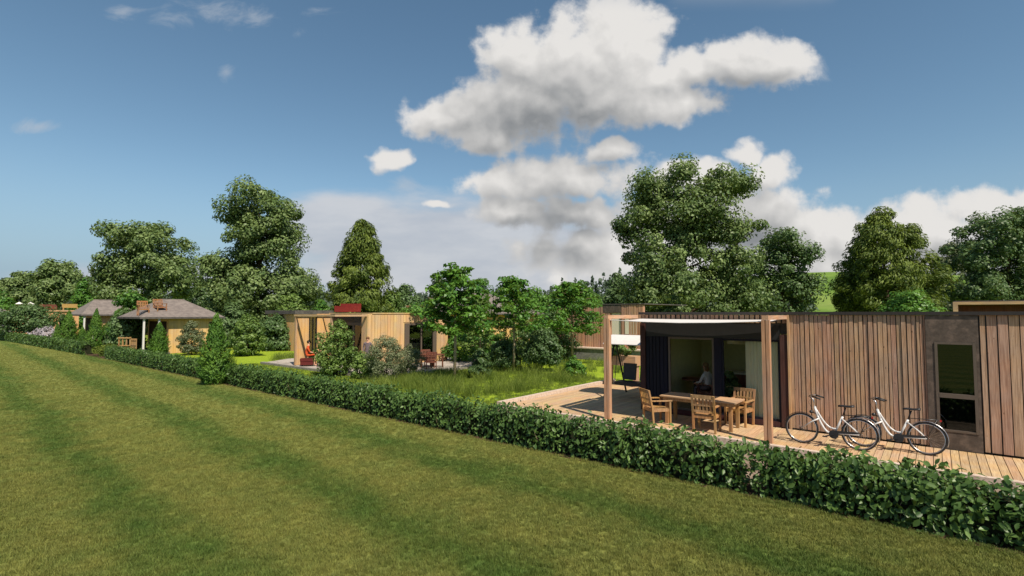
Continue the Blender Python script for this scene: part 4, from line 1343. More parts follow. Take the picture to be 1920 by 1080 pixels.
def leaf_geo(P, N, size, aspect=0.55, droop=0.0, along=None, fold=0.16):
    """folded leaf blades: base, two edges, tip; N the way the blade faces"""
    n = len(P)
    N = unit(N)
    T = along if along is not None else rng.normal(size=(n, 3))
    T = T - N * (T * N).sum(1, keepdims=True)
    T = unit(T)
    B = np.cross(N, T)
    s = size[:, None]
    base = P - T * s * 0.5
    tip = P + T * s * 0.5 - N * s * droop
    l = P + B * s * aspect * 0.5 + N * s * fold - T * s * 0.08
    r = P - B * s * aspect * 0.5 + N * s * fold - T * s * 0.08
    V = np.stack([base, r, tip, l], 1).reshape(-1, 3)
    F = np.arange(n * 4).reshape(n, 4)
    return V, F


def sphere_dirs(n):
    d = rng.normal(size=(n, 3))
    return unit(d)


def clump_leaves(C, Rr, n_each, squash=0.75, shell=0.45, out=0.9, up=0.35, axis=None, rnd=0.75):
    """leaf positions and facings in a set of clumps"""
    C = np.asarray(C)
    Rr = np.asarray(Rr)
    idx = np.repeat(np.arange(len(C)), n_each)
    d = sphere_dirs(len(idx))
    rad = (shell + (1 - shell) * rng.random(len(idx)) ** 0.6)
    off = d * (Rr[idx] * rad)[:, None]
    off[:, 2] *= squash
    P = C[idx] + off
    N = d * out + sphere_dirs(len(idx)) * rnd + np.array([0, 0, up])
    if axis is not None:
        rad2 = P - axis
        N = N + unit(rad2) * 0.4
    return P, N, idx


def profile_clumps(H, z0, prof, n, rc, lob=0.22, seed=0, inner=0.5):
    r = np.random.default_rng(seed)
    t = r.random(n)
    zs = z0 + (H - z0) * t
    tt, rr = zip(*prof)
    Rt = np.interp(t, tt, rr)
    keep = r.random(n) < np.clip(Rt / max(rr) + 0.25, 0, 1)
    t, zs, Rt = t[keep], zs[keep], Rt[keep]
    a = r.random(len(t)) * 2 * math.pi
    ph = r.random(4) * 6.28
    lobe = 1 + lob * (np.sin(3 * a + ph[0] + 5 * t) * 0.6 + np.sin(5 * a + ph[1] - 9 * t) * 0.4 + np.sin(2 * a + ph[2] + 13 * t) * 0.4)
    q = inner + (1 - inner) * r.random(len(t)) ** 0.5
    C = np.stack([np.cos(a) * Rt * lobe * q, np.sin(a) * Rt * lobe * q, zs], 1)
    Rr = rc * (0.65 + 0.7 * r.random(len(t)))
    return C, Rr


def trunk_mesh(H, r0, limbs, mat, name='trunk', lean=0.0, seed=0):
    r = random.Random(seed)
    b = MB()
    pts, rad = [], []
    for i in range(7):
        s = i / 6
        pts.append((math.sin(s * 3 + seed) * 0.02 * H * s, math.cos(s * 2.3 + seed) * 0.015 * H * s, H * s))
        rad.append(r0 * (1.25 if i == 0 else 1.0) * (1 - 0.85 * s))
    b.tube(pts, rad, 8)
    for c in limbs:
        zb = max(0.12 * H, min(H * 0.85, c[2] - 0.45 * math.hypot(c[0], c[1]) - 0.05 * H))
        s = zb / H
        p0 = Vector((math.sin(s * 3 + seed) * 0.02 * H * s, math.cos(s * 2.3 + seed) * 0.015 * H * s, zb))
        p3 = Vector(c)
        m_ = p0.lerp(p3, 0.5) + Vector((r.uniform(-.1, .1), r.uniform(-.1, .1), -0.04)) * (p3 - p0).length
        rr = r0 * (1 - 0.85 * s) * 0.45
        b.tube([p0, m_, p3], [rr, rr * 0.6, rr * 0.18], 5, False)
    return b.mesh(name, mat, True)


def lobe_clumps(px0, d, H, lobes, rc, seed, dens=1.0):
    """clumps over the surfaces of a crown's main limbs' masses, given as picture lobes at distance d"""
    r = np.random.default_rng(seed)
    k = d / 960
    C, Rr = [], []
    hw = max(abs(l[0] - px0) + l[2] for l in lobes) * k
    for (lx, ly, lr) in lobes:
        lr_ = lr * k
        side = (lx - px0) * k
        z = height_at(ly, d) - GZ
        dep = math.sqrt(max(hw * hw - side * side, 0)) * 0.75
        dep = max(dep - lr_, 0)
        for dz in ((-dep, -dep * 0.2, dep * 0.7) if dep > lr_ * 0.6 else (-dep * 0.5, dep * 0.5)):
            dz += r.normal() * 0.2 * lr_
            n = max(4, int(dens * 1.5 * (lr_ / rc) ** 2))
            dd = sphere_dirs(n)
            q = 0.55 + 0.45 * r.random(n) ** 0.5
            c = dd * (max(lr_ - rc * 0.55, 0.1) * q)[:, None]
            s_ = side + c[:, 0]
            f_ = dz + c[:, 1]
            C.append(np.stack([RX * s_ + FX * f_, RY * s_ + FY * f_, z + c[:, 2] * 0.92], 1))
            Rr.append(rc * (0.55 + 0.8 * r.random(n)))
    C = np.vstack(C)
    Rr = np.concatenate(Rr)
    ok = C[:, 2] > 0.4
    return C[ok], Rr[ok]


def tree(name, label, cat, loc, H, prof, n_cl, rc, n_leaf, leaf, mat, z0=0.15, r0=None, bark='bark', squash=0.75, group=None, seed=1, aspect=0.6, lob=0.22, droop=0.0, up=0.35, limbs=16, shell=0.4, extra=None, inner=0.5, along_down=False, trunk_h=0.82, rnd=0.75, out=0.9, clumps=None):
    t = thing(name, label, cat, (loc[0], loc[1], loc[2] if len(loc) > 2 else GZ), 0, group)
    C, Rr = clumps if clumps is not None else profile_clumps(H, z0 * H, prof, n_cl, rc, lob, seed, inner)
    if extra:
        C = np.vstack([C, np.array([e[:3] for e in extra])])
        Rr = np.concatenate([Rr, np.array([e[3] for e in extra])])
    P, N, idx = clump_leaves(C, Rr, n_leaf, squash, shell, axis=np.array([0, 0, H * 0.45]), up=up, rnd=rnd, out=out)
    size = leaf * (0.6 + 0.8 * rng.random(len(P)))
    along = None
    if along_down:
        along = np.stack([P[:, 0] * 0.5, P[:, 1] * 0.5, -np.abs(rng.normal(size=len(P))) * H * 0.10 - 0.02], 1) + rng.normal(size=P.shape) * 0.25
    V, F = leaf_geo(P, N, size, aspect, droop, along)
    keep = P[:, 2] > 0.02
    kv = np.repeat(keep, 4)
    V = V[kv]
    F = np.arange(len(V)).reshape(-1, 4)
    me = np_mesh('crown', V, F, mat)
    cr = link('crown', me, t)
    order = np.argsort(rng.random(len(C)))[:limbs]
    tm = trunk_mesh(H * trunk_h, r0 or H * 0.022, [tuple(C[i]) for i in order], bark, seed=seed)
    link('trunk', tm, t)
    return t


OAK = [(0, 0.55), (0.12, 0.9), (0.35, 1.0), (0.55, 0.93), (0.72, 0.78), (0.86, 0.5), (1, 0.14)]
ROUND = [(0, 0.6), (0.2, 0.95), (0.45, 1.0), (0.7, 0.8), (0.9, 0.42), (1, 0.12)]
CONE = [(0, 0.8), (0.12, 1.0), (0.35, 0.88), (0.6, 0.66), (0.8, 0.42), (1, 0.07)]
CEDAR = [(0, 0.7), (0.1, 1.0), (0.4, 0.93), (0.65, 0.72), (0.85, 0.46), (1, 0.12)]


def scaled(prof, w):
    return [(a, b_ * w) for a, b_ in prof]


def big(name, label, px, d, top, width, prof, n_cl, rc, n_leaf, leaf, mat, cat='tree', lobes=None, **kw):
    x_, y_ = view(px, d)
    H = height_at(top, d) - GZ
    w = width / 960 * d / 2 - rc * 0.55
    n_cl, n_leaf, leaf = int(n_cl * 1.5), int(n_leaf * 1.35), leaf * 0.92
    kw.setdefault('inner', 0.30)
    if lobes:
        kw['clumps'] = lobe_clumps(px, d, H, lobes, rc, kw.get('seed', 1), 1.9 if mat == 'cedar' else 1.4)
        leaf *= 0.85
    return tree(name, label, cat, (x_, y_), H, scaled(prof, w), n_cl, rc, n_leaf, leaf, mat, **kw)


G_BIG = 'tall trees behind the lodges'
# the tall trees
big('broadleaf_tree', 'tallest broad grey green tree rising behind the near lodge roof', 1287, 46, 290, 262, [(0, .72), (.1, .98), (.28, 1.0), (.45, .82), (.6, .98), (.78, .92), (.9, .55), (1, .10)], 190, 1.15, 150, 0.34, 'oak', lobes=[(1278, 322, 34), (1222, 362, 46), (1338, 352, 40), (1384, 350, 32), (1196, 422, 42), (1262, 400, 60), (1335, 412, 56), (1384, 432, 34), (1228, 482, 52), (1300, 482, 74), (1368, 500, 46), (1195, 548, 42), (1250, 560, 60), (1330, 560, 70), (1392, 556, 36)], seed=3, z0=0.08, group=G_BIG, lob=0.30, limbs=26)
big('broadleaf_tree', 'shorter rounded grey green tree right beside the tallest tree', 1468, 52, 424, 132, ROUND, 110, 0.95, 120, 0.32, 'oak_dark', lobes=[(1462, 452, 30), (1430, 490, 34), (1490, 480, 34), (1462, 510, 46), (1422, 545, 34), (1503, 540, 32), (1462, 565, 52)], seed=5, z0=0.05, group=G_BIG, lob=0.25)
big('conifer_tree', 'broad dark yellow green tree standing alone above the near lodge roof', 1663, 50, 398, 195, CEDAR, 260, 0.78, 120, 0.36, 'cedar', seed=8, z0=0.05, group=G_BIG, aspect=0.32, along_down=True, lob=0.24, up=0.15)
big('broadleaf_tree', 'dark grey green tree cut by the right edge of the photo', 1892, 50, 384, 225, [(0, .8), (.2, 1), (.5, .95), (.7, .8), (.85, .6), (1, .15)], 170, 1.05, 130, 0.32, 'oak_dark', lobes=[(1890, 412, 30), (1850, 440, 38), (1922, 430, 42), (1825, 482, 38), (1880, 490, 58), (1950, 480, 60), (1815, 540, 38), (1870, 560, 60), (1940, 560, 70)], seed=11, z0=0.05, group=G_BIG, lob=0.3)
big('broadleaf_tree', 'thin brownish tree between the dark tree and the right edge', 1782, 74, 452, 70, ROUND, 50, 0.9, 90, 0.36, 'olive', seed=12, z0=0.05, group=G_BIG)
big('broadleaf_tree', 'tall narrow topped grey green tree behind the left lodge', 487, 55, 341, 205, [(0, .7), (.1, .98), (.25, 1.0), (.4, .9), (.5, .68), (.62, .74), (.75, .70), (.88, .42), (1, .12)], 200, 1.15, 140, 0.37, 'oak', lobes=[(485, 372, 34), (448, 400, 36), (530, 405, 36), (470, 440, 50), (525, 450, 40), (440, 487, 42), (510, 497, 56), (420, 522, 38), (470, 540, 58), (555, 530, 38), (572, 545, 24), (404, 500, 22), (520, 570, 58), (430, 570, 40)], seed=14, z0=0.06, group=G_BIG, lob=0.25, limbs=24)
big('broadleaf_tree', 'broad grey green tree above the grey hip roofs', 277, 75, 408, 190, [(0, .8), (.15, 1), (.4, .96), (.6, .8), (.8, .55), (.92, .3), (1, .10)], 170, 1.45, 120, 0.5, 'oak', lobes=[(275, 432, 27), (235, 450, 32), (300, 465, 38), (215, 495, 36), (265, 500, 52), (325, 495, 36), (204, 530, 28), (250, 550, 52), (320, 540, 48), (348, 520, 22)], seed=17, z0=0.06, group=G_BIG, lob=0.3)
big('conifer_tree', 'pointed yellow green tree behind the tan lodge', 678, 52, 418, 140, CONE, 210, 0.75, 115, 0.36, 'cedar', seed=21, z0=0.04, group=G_BIG, aspect=0.32, along_down=True, lob=0.22, up=0.15)
big('broadleaf_tree', 'far grey green tree at upper left with a pointed top', 108, 112, 484, 112, ROUND, 80, 1.5, 110, 0.7, 'oak', lobes=[(110, 507, 24), (85, 530, 28), (125, 530, 28), (105, 555, 38), (145, 545, 20)], seed=23, z0=0.05, group=G_BIG)
big('broadleaf_tree', 'far low grey green tree cut by the left edge of the photo', 38, 116, 506, 92, ROUND, 70, 1.4, 100, 0.7, 'oak', lobes=[(38, 527, 22), (60, 545, 26), (15, 545, 24), (40, 565, 36)], seed=25, z0=0.05, group=G_BIG)
# lower filler trees between them
G_MID = 'lower trees filling the tree line'
fill = [  # px, distance, top, width, material, label
    (0, 100, 548, 60, 'bright', 'low fresh green tree at the far left edge'),
    (160, 105, 524, 46, 'bright', 'slim yellow green tree right of the far pointed tree'),
    (196, 95, 560, 60, 'mid', 'low green tree above the farther hip roof'),
    (247, 44, 546, 70, 'bright', 'bright green tree in front of the broad tree between the hip roofs'),
    (238, 43, 582, 56, 'oak_dark', 'dark green tree below the bright one, beside the porch posts'),
    (388, 88, 530, 76, 'oak_dark', 'low dark tree between the broad tree and the tall left tree'),
    (340, 90, 556, 60, 'bright', 'low fresh green tree above the grey hip roof ridge'),
    (545, 46, 556, 80, 'mid', 'low green tree at the foot of the tall left tree'),
    (600, 62, 566, 56, 'bright', 'fresh green tree above the left end of the tan lodge'),
    (760, 66, 540, 80, 'oak_dark', 'low grey green tree right of the pointed tree'),
    (735, 54, 552, 60, 'mid', 'low green tree behind the roof of the tan lodge'),
    (820, 90, 524, 52, 'farleaf', 'far dark tree top above the tiered garden trees'),
    (900, 72, 528, 90, 'bright', 'fresh green tree behind the tiered garden trees'),
    (1000, 74, 546, 90, 'bright', 'low fresh green tree above the long grey roof'),
    (1065, 74, 536, 76, 'mid', 'pointed green tree right of the long grey roof'),
    (1105, 60, 552, 80, 'bright', 'low fresh green tree above the slatted lodge'),
    (1160, 62, 514, 60, 'oak_dark', 'dark tree at the left foot of the tallest tree'),
    (1705, 36, 542, 110, 'bright', 'spreading fresh green tree just above the near roof'),
    (1640, 60, 520, 80, 'cedar', 'yellow green shrubby tree behind the lone dark tree'),
    (1840, 60, 500, 100, 'oak_dark', 'dense dark tree filling the gap at the right'),
    (437, 48, 572, 66, 'oak_dark', 'dark bushy tree at the left foot of the tall tree'),
    (520, 44, 598, 76, 'oak_dark', 'dark bushy tree left of the tan lodge porch'),
]
for i, (px, d, top, wd, mt, lb) in enumerate(fill):
    k = d / 60
    big('broadleaf_tree', lb, px, d, top, wd, ROUND, int(26 + wd * 0.35), 0.75 * k ** 0.7, 90, 0.30 * k ** 0.8, mt, seed=40 + i, z0=0.04, group=G_MID, lob=0.3, limbs=8)


# young tiered trees of the garden
def tiered(label, x_, y_, H, width, mat, seed, z0=0.3, tiers=7):
    r = np.random.default_rng(seed)
    t = thing('young_tree', label, 'tree', (x_, y_, GZ), 0, 'young tiered trees in the garden')
    C, Rr = [], []
    limbs = []
    for k in range(tiers):
        s = k / (tiers - 1)
        z = H * (z0 + (0.95 - z0) * s)
        w = width / 2 * (1 - 0.62 * s ** 1.6) * (0.75 + 0.35 * r.random())
        nb = 5 + int(r.integers(0, 3))
        for j in range(nb):
            a = 2 * math.pi * (j + r.random() * 0.7) / nb + k
            limbs.append((math.cos(a) * w, math.sin(a) * w, z + 0.04 * H))
            for q in (0.35, 0.6, 0.82, 1.0):
                C.append((math.cos(a + 0.15 * q) * w * q, math.sin(a + 0.15 * q) * w * q, z + 0.03 * H * q + r.normal() * 0.028 * H))
                Rr.append(width * (0.075 + 0.06 * r.random()))
    for q in range(7):
        C.append((r.normal() * width * 0.07, r.normal() * width * 0.07, H * (0.90 + 0.10 * r.random()))); Rr.append(width * 0.07)
    P, N, _ = clump_leaves(C, Rr, 30, 0.42, 0.2, out=0.4, up=0.8, rnd=0.7)
    size = H * 0.040 * (0.6 + 0.8 * rng.random(len(P)))
    V, F = leaf_geo(P, N, size, 0.62)
    link('crown', np_mesh('crown', V, F, mat), t)
    b = MB()
    b.tube([(0, 0, 0), (0.03, 0.02, H * 0.35), (-0.02, 0.03, H * 0.7), (0, 0, H * 0.97)], [H * 0.014, H * 0.012, H * 0.008, H * 0.003], 8)
    for l in limbs:
        b.tube([(0, 0, l[2] - 0.06 * H), (l[0] * 0.5, l[1] * 0.5, l[2] - 0.02 * H), l], [H * 0.005, H * 0.0035, H * 0.0015], 5, False)
    b.build('trunk', 'palebark', t, True)
    return t


tiered('tallest young tree with spreading bright tiers beside the far terrace', -17.22, 16.64, 5.15, 3.4, 'bright', 71, 0.46, 7)
tiered('young tiered tree in front of the orange house, pale bare trunk below', -17.44, 21.2, 4.85, 3.5, 'bright', 72, 0.50, 6)
x_, y_ = view(1072, 32.0)
tiered('young tiered tree in front of the retaining wall', x_, y_, 5.0, 4.0, 'bright', 73, 0.42, 7)
x_, y_ = view(900, 31.0)
tiered('slim young tree between the two taller tiered trees', x_, y_, 3.9, 2.6, 'mid', 74, 0.3, 5)


def shrub(name, label, x_, y_, H, width, mat, seed, n_cl=46, leaf=0.09, n_leaf=70, prof=ROUND, group='garden shrubs', z0=0.08, cat='shrub', stem='bark', **kw):
    rc = width * 0.12
    n_cl = int(n_cl * 1.7)
    kw.setdefault('inner', 0.25)
    return tree(name, label, cat, (x_, y_), H, scaled(prof, width / 2 - rc * 0.5), n_cl, rc, n_leaf, leaf, mat, z0=z0, r0=H * 0.016, seed=seed, group=group, limbs=10, bark=stem, trunk_h=0.7, **kw)


def shrub_px(name, label, px, d, top, wpx, mat, seed, **kw):
    x_, y_ = view(px, d)
    return shrub(name, label, x_, y_, height_at(top, d) - GZ, wpx / 960 * d, mat, seed, **kw)


shrub_px('round_shrub', 'rounded yellow green shrub in front of the tan lodge porch', 634, 26.0, 604, 80, 'mid', 81, n_cl=75, leaf=0.11, n_leaf=75)
shrub_px('round_shrub', 'low fresh green shrub right of the rounded porch shrub', 686, 25.0, 662, 62, 'mid', 82, leaf=0.10)
shrub_px('feathery_shrub', 'grey green feathery shrub in front of the tan lodge wall', 727, 24.0, 630, 84, 'olive', 83, n_cl=80, leaf=0.10, aspect=0.3, n_leaf=80)
shrub_px('feathery_shrub', 'smaller dark feathery shrub in front of the tan lodge window', 770, 25.5, 648, 58, 'olive', 84, leaf=0.10, aspect=0.3)
shrub_px('round_shrub', 'dark small shrub at the foot of the slim young tree', 900, 25.0, 655, 46, 'oak_dark', 85, leaf=0.09)
shrub_px('round_shrub', 'dark rounded bush between the pale trunks in the meadow', 1016, 28.0, 620, 84, 'oak_dark', 86, n_cl=80, leaf=0.12, z0=0.2)
shrub_px('round_shrub', 'broad dark bush left of the rounded bush by the pale trunk', 948, 28.5, 640, 76, 'oak_dark', 87, n_cl=60, leaf=0.12, z0=0.15)
shrub_px('round_shrub', 'broad dark green bush beyond the meadow, left of the retaining wall', 1035, 36.0, 590, 110, 'oak_dark', 102, n_cl=70, leaf=0.17, z0=0.03)
shrub_px('round_shrub', 'fresh green bush in front of the orange house beyond the garden', 968, 39.0, 584, 74, 'mid', 103, n_cl=60, leaf=0.17, z0=0.03)
shrub_px('round_shrub', 'low green bush below the far orange wall', 912, 40.0, 622, 70, 'bright', 104, n_cl=40, leaf=0.16, z0=0.03)
shrub_px('round_shrub', 'fresh green young shrub in front of the retaining wall', 1076, 25.5, 668, 50, 'bright', 88, n_cl=30, leaf=0.09, prof=CONE)
shrub_px('round_shrub', 'low green shrubs spreading behind the far terrace chairs', 862, 33.0, 628, 74, 'bright', 89, leaf=0.13)
shrub_px('feathery_shrub', 'grey feathery shrub in front of the orange house wall', 362, 39, 604, 50, 'olive', 90, n_cl=60, leaf=0.14, aspect=0.35)
shrub_px('round_shrub', 'brownish green shrub between the farther columnar conifers', 212, 50, 606, 46, 'mid', 91, leaf=0.18)
shrub_px('round_shrub', 'pale green low shrub behind the hedge gap', 207, 47, 630, 34, 'olive', 92, leaf=0.14)
shrub_px('round_shrub', 'rounded green shrub under the tall left tree', 466, 38, 594, 66, 'mid', 93, n_cl=60, leaf=0.16)
shrub_px('small_tree', 'low dark spreading tree in front of the far left lodge', 57, 60, 576, 100, 'oak_dark', 94, n_cl=75, leaf=0.26, prof=[(0, .5), (.3, 1), (.6, 1), (.85, .7), (1, .2)], z0=0.3, cat='tree')
shrub_px('flowering_shrub', 'pale lilac flowering shrub at the left edge above the hedge', 4, 66, 580, 40, 'lilac', 95, leaf=0.2)
shrub_px('flowering_shrub', 'low pale lilac flowers beneath the dark spreading tree', 90, 58, 615, 56, 'lilac', 96, leaf=0.16, n_cl=30)
shrub('planter_plant', 'leafy plants growing in the wooden planter behind the swing', PLANTER[0], PLANTER[1], 0.75, 1.3, 'mid', 97, n_cl=24, leaf=0.10, z0=0.05).location.z = PLANTER[2]
gp = shrub('roof_plant', 'green trailing plant on the roof edge over the tan lodge window', -24.75, 20.9, 0.55, 2.6, 'bright', 98, n_cl=26, leaf=0.13, z0=0.02)
gp.location.z = 2.9
ip = shrub('potted_plant', 'dark leafy house plant behind the sliding glass door', -5.15, 17.3, 1.05, 0.85, 'oak_dark', 99, n_cl=22, leaf=0.13, group='plants indoors')
ip.location.z = 0.045


def columnar(label, px, d, base_top, wpx, seed):
    x_, y_ = view(px, d)
    H = height_at(base_top, d) - GZ
    w = wpx / 960 * d / 2
    t = thing('columnar_conifer', label, 'conifer', (x_, y_, GZ), 0, 'slim conifers along the hedge')
    r = np.random.default_rng(seed)
    n = 380
    tt = r.random(n) ** 1.25
    Rt = np.interp(tt, [0, 0.12, 0.4, 0.75, 1], [0.72, 1.0, 0.84, 0.42, 0.02]) * w
    a = r.random(n) * 6.283
    q = 0.35 + 0.65 * r.random(n) ** 0.6
    root = np.stack([np.cos(a) * Rt * q * 0.55, np.sin(a) * Rt * q * 0.55, tt * H * 0.9], 1)
    tip = np.stack([np.cos(a) * Rt * q, np.sin(a) * Rt * q, tt * H * 0.9 + (0.10 + 0.08 * r.random(n)) * H * 0.8], 1)
    m_ = 36
    s = np.tile(np.linspace(0.1, 1, m_), n)
    i = np.repeat(np.arange(n), m_)
    P = root[i] * (1 - s[:, None]) + tip[i] * s[:, None] + rng.normal(size=(n * m_, 3)) * (0.075 * w * (1.15 - s))[:, None]
    P[:, 2] = np.maximum(P[:, 2], 0.02)
    D_ = unit(tip - root)[i]
    along = D_ + rng.normal(size=P.shape) * 0.35
    N = np.stack([np.cos(a)[i], np.sin(a)[i], np.full(len(P), 0.2)], 1) + rng.normal(size=P.shape) * 0.6
    size = H * 0.042 * (0.7 + 0.7 * rng.random(len(P)))
    V, F = leaf_geo(P, N, size, 0.28, 0, along)
    link('foliage', np_mesh('foliage', V, F, 'thuja'), t)
    MB().tube([(0, 0, 0), (0, 0, H * 0.85)], [H * 0.02, H * 0.004], 6).build('trunk', 'bark', t, True)


columnar('largest columnar conifer, growing in the main hedge line', 407, 22.9, 590, 70, 1)
columnar('slim conifer in front of the hip roofed house porch', 301, 39, 604, 40, 2)
columnar('slim conifer left of the farther hip roof, tallest of its row', 182, 46, 580, 34, 3)
columnar('broad slim conifer right of the far left lodge window', 131, 48, 584, 42, 4)
columnar('small slim conifer below the far left lodge window', 110, 49, 606, 22, 5)
columnar('smallest slim conifer beside the white porch post', 157, 47, 612, 22, 6)


# ------------------------------------------------------------------ laurel hedge
LEAF_V = np.array([(0, -0.5, 0), (0.20, -0.22, 0.05), (0.27, 0.08, 0.07), (0.14, 0.36, 0.03), (0, 0.52, -0.06), (-0.14, 0.36, 0.03), (-0.27, 0.08, 0.07), (-0.20, -0.22, 0.05), (0, -0.1, -0.01), (0, 0.22, -0.015)])
LEAF_F = [(0, 1, 8), (1, 2, 9, 8), (2, 3, 9), (3, 4, 9), (4, 5, 9), (5, 6, 9), (6, 7, 8, 9), (7, 0, 8)]
LEAF_T = []
for f_ in LEAF_F:
    for k in range(1, len(f_) - 1):
        LEAF_T.append((f_[0], f_[k], f_[k + 1]))
LEAF_T = np.array(LEAF_T)


def frames(N, T):
    N = unit(N)
    T = unit(T - N * (T * N).sum(1, keepdims=True))
    return np.cross(T, N), T, N


def hedge(label, x0, x1, y0, y1, z1, per_m, leaf, n_single, seed, z0=GZ, dip=None):
    t = thing('hedge', label, 'hedge', ((x0 + x1) / 2, (y0 + y1) / 2, z0), 0, 'laurel hedges along the lawn')
    r = np.random.default_rng(seed)
    n = int((x1 - x0) * per_m)
    w, h = y1 - y0, z1 - z0
    # share out over the front, the top, the back and the body
    u = r.random(n)
    x_ = x0 + (x1 - x0) * r.random(n)
    bump = 0.07 * np.sin(x_ * 2.1 + seed) + 0.05 * np.sin(x_ * 5.3 + 2) + 0.045 * np.sin(x_ * 11.7 + seed * 2)
    hh = h * (1 + bump * 0.9)
    if dip:
        hh = hh * (1 - 0.55 * np.exp(-((x_ - dip) / 0.28) ** 2))
    s = r.random(n)
    yy = np.empty(n); zz = np.empty(n)
    ny_ = np.zeros(n); nz_ = np.zeros(n)
    front = u < 0.56
    top = (u >= 0.56) & (u < 0.88)
    back = u >= 0.88
    bul = 0.10 * w * np.sin(np.pi * s) + bump * 0.5
    dep = r.random(n) ** 1.3 * 0.26
    yy[front] = (y0 - bul + dep)[front]; zz[front] = (hh * s)[front] + 0.0
    ny_[front] = -1.0; nz_[front] = 0.35
    yy[top] = (y0 + w * s)[top]; zz[top] = (hh * (1.0 - 0.18 * (2 * s - 1) ** 2) - dep * 0.8)[top]
    ny_[top] = (-0.4 + 0.4 * s)[top]; nz_[top] = 1.0
    yy[back] = (y1 + bul * 0.5 - dep)[back]; zz[back] = (hh * s)[back]
    ny_[back] = 1.0; nz_[back] = 0.35
    # shoots standing proud of the top
    sh = top & (r.random(n) < 0.16)
    zz[sh] += r.random(sh.sum()) * 0.13
    P = np.stack([x_, yy, np.maximum(zz, 0.03)], 1)
    P += r.normal(size=P.shape) * 0.016
    N = np.stack([np.zeros(n), ny_, nz_], 1) + r.normal(size=(n, 3)) * 0.55
    T = r.normal(size=(n, 3)) * 0.7 + np.array([0, -0.2, -0.55])
    T[sh] += np.array([0, 0, 1.9])
    size = leaf * (0.5 + 0.9 * r.random(n) ** 1.3)
    Bx, Ty, Nz = frames(N, T)
    P[:, 0] -= (x0 + x1) / 2; P[:, 1] -= (y0 + y1) / 2
    single = np.zeros(n, bool)
    if n_single:
        wx = P[:, 0] + (x0 + x1) / 2
        wy = P[:, 1] + (y0 + y1) / 2
        dist = np.hypot(wx, wy)
        lft = (wx * FX + wy * FY)
        rgt = wx * RX + wy * RY
        ok = (dep < 0.035) & (front | top) & (rgt / np.maximum(lft, 0.1) < 1.0) & (zz > 0.15)
        cand = np.where(ok)[0]
        order = cand[np.argsort(dist[cand] / size[cand])][:n_single]
        single[order] = True
    rest = ~single
    m_ = rest.sum()
    V = (P[rest][:, None, :] + size[rest][:, None, None] * (LEAF_V[None, :, 0:1] * Bx[rest][:, None, :] + LEAF_V[None, :, 1:2] * Ty[rest][:, None, :] + LEAF_V[None, :, 2:3] * Nz[rest][:, None, :])).reshape(-1, 3)
    F = (LEAF_T[None] + (np.arange(m_) * len(LEAF_V))[:, None, None]).reshape(-1, 3)
    tag(link('foliage', np_mesh('foliage', V, F, 'laurel', True), t), kind='stuff')
    if n_single:
        lm = np_mesh('leaf', LEAF_V, LEAF_T, 'laurel', True)
        for i in np.where(single)[0]:
            o = bpy.data.objects.new('leaf', lm)
            col.objects.link(o)
            o.parent = t
            mt = Matrix(((Bx[i][0], Ty[i][0], Nz[i][0], 0), (Bx[i][1], Ty[i][1], Nz[i][1], 0), (Bx[i][2], Ty[i][2], Nz[i][2], 0), (0, 0, 0, 1))) @ Matrix.Scale(float(size[i]), 4)
            mt.translation = Vector(P[i])
            o.matrix_basis = mt
    # dark core, the hedge's inner shade put into its colour, and twigs
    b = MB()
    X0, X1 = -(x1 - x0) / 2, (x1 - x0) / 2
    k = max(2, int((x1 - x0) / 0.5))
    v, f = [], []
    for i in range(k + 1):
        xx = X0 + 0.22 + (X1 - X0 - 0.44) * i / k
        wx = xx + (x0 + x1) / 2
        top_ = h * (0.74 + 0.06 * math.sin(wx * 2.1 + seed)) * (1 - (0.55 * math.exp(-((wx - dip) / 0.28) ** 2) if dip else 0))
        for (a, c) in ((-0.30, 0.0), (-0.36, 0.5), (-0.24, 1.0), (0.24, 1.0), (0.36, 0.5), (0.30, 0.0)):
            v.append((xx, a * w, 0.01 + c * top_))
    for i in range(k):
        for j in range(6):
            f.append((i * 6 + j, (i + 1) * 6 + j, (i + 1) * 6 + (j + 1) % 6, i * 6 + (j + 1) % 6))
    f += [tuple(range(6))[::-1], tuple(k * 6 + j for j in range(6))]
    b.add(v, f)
    b.build('shade_core', 'core', t)
    b = MB()
    rr = random.Random(seed)
    for i in range(int((x1 - x0) * 9)):
        xx = rr.uniform(X0, X1)
        y_ = rr.uniform(-0.45, 0.30) * w
        a = rr.uniform(-0.5, 0.5)
        l = rr.uniform(0.3, 0.75) * h
        b.tube([(xx, y_ * 0.6, 0.0), (xx + a * 0.1, y_, l * 0.5), (xx + a * 0.3, y_ * 1.15 - 0.02, l)], [0.008, 0.006, 0.003], 4, False)
    b.build('twigs', 'palebark', t)['kind'] = 'stuff'
    return t


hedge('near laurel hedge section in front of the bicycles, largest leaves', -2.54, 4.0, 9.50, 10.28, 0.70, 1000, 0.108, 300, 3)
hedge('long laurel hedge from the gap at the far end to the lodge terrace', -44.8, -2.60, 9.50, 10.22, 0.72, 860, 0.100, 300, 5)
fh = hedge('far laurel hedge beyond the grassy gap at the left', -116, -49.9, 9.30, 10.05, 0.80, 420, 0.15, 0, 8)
fh.rotation_euler.z = 0.031
fh.location.y -= 1.05
# conical shrub leaf litter: low plants in the hedge gap
shrub('gap_shrub', 'pale yellow green low shrub in the gap of the far hedge', -47.3, 10.3, 0.75, 2.2, 'meadow', 101, n_cl=30, leaf=0.12, group='plants in the hedge gap')


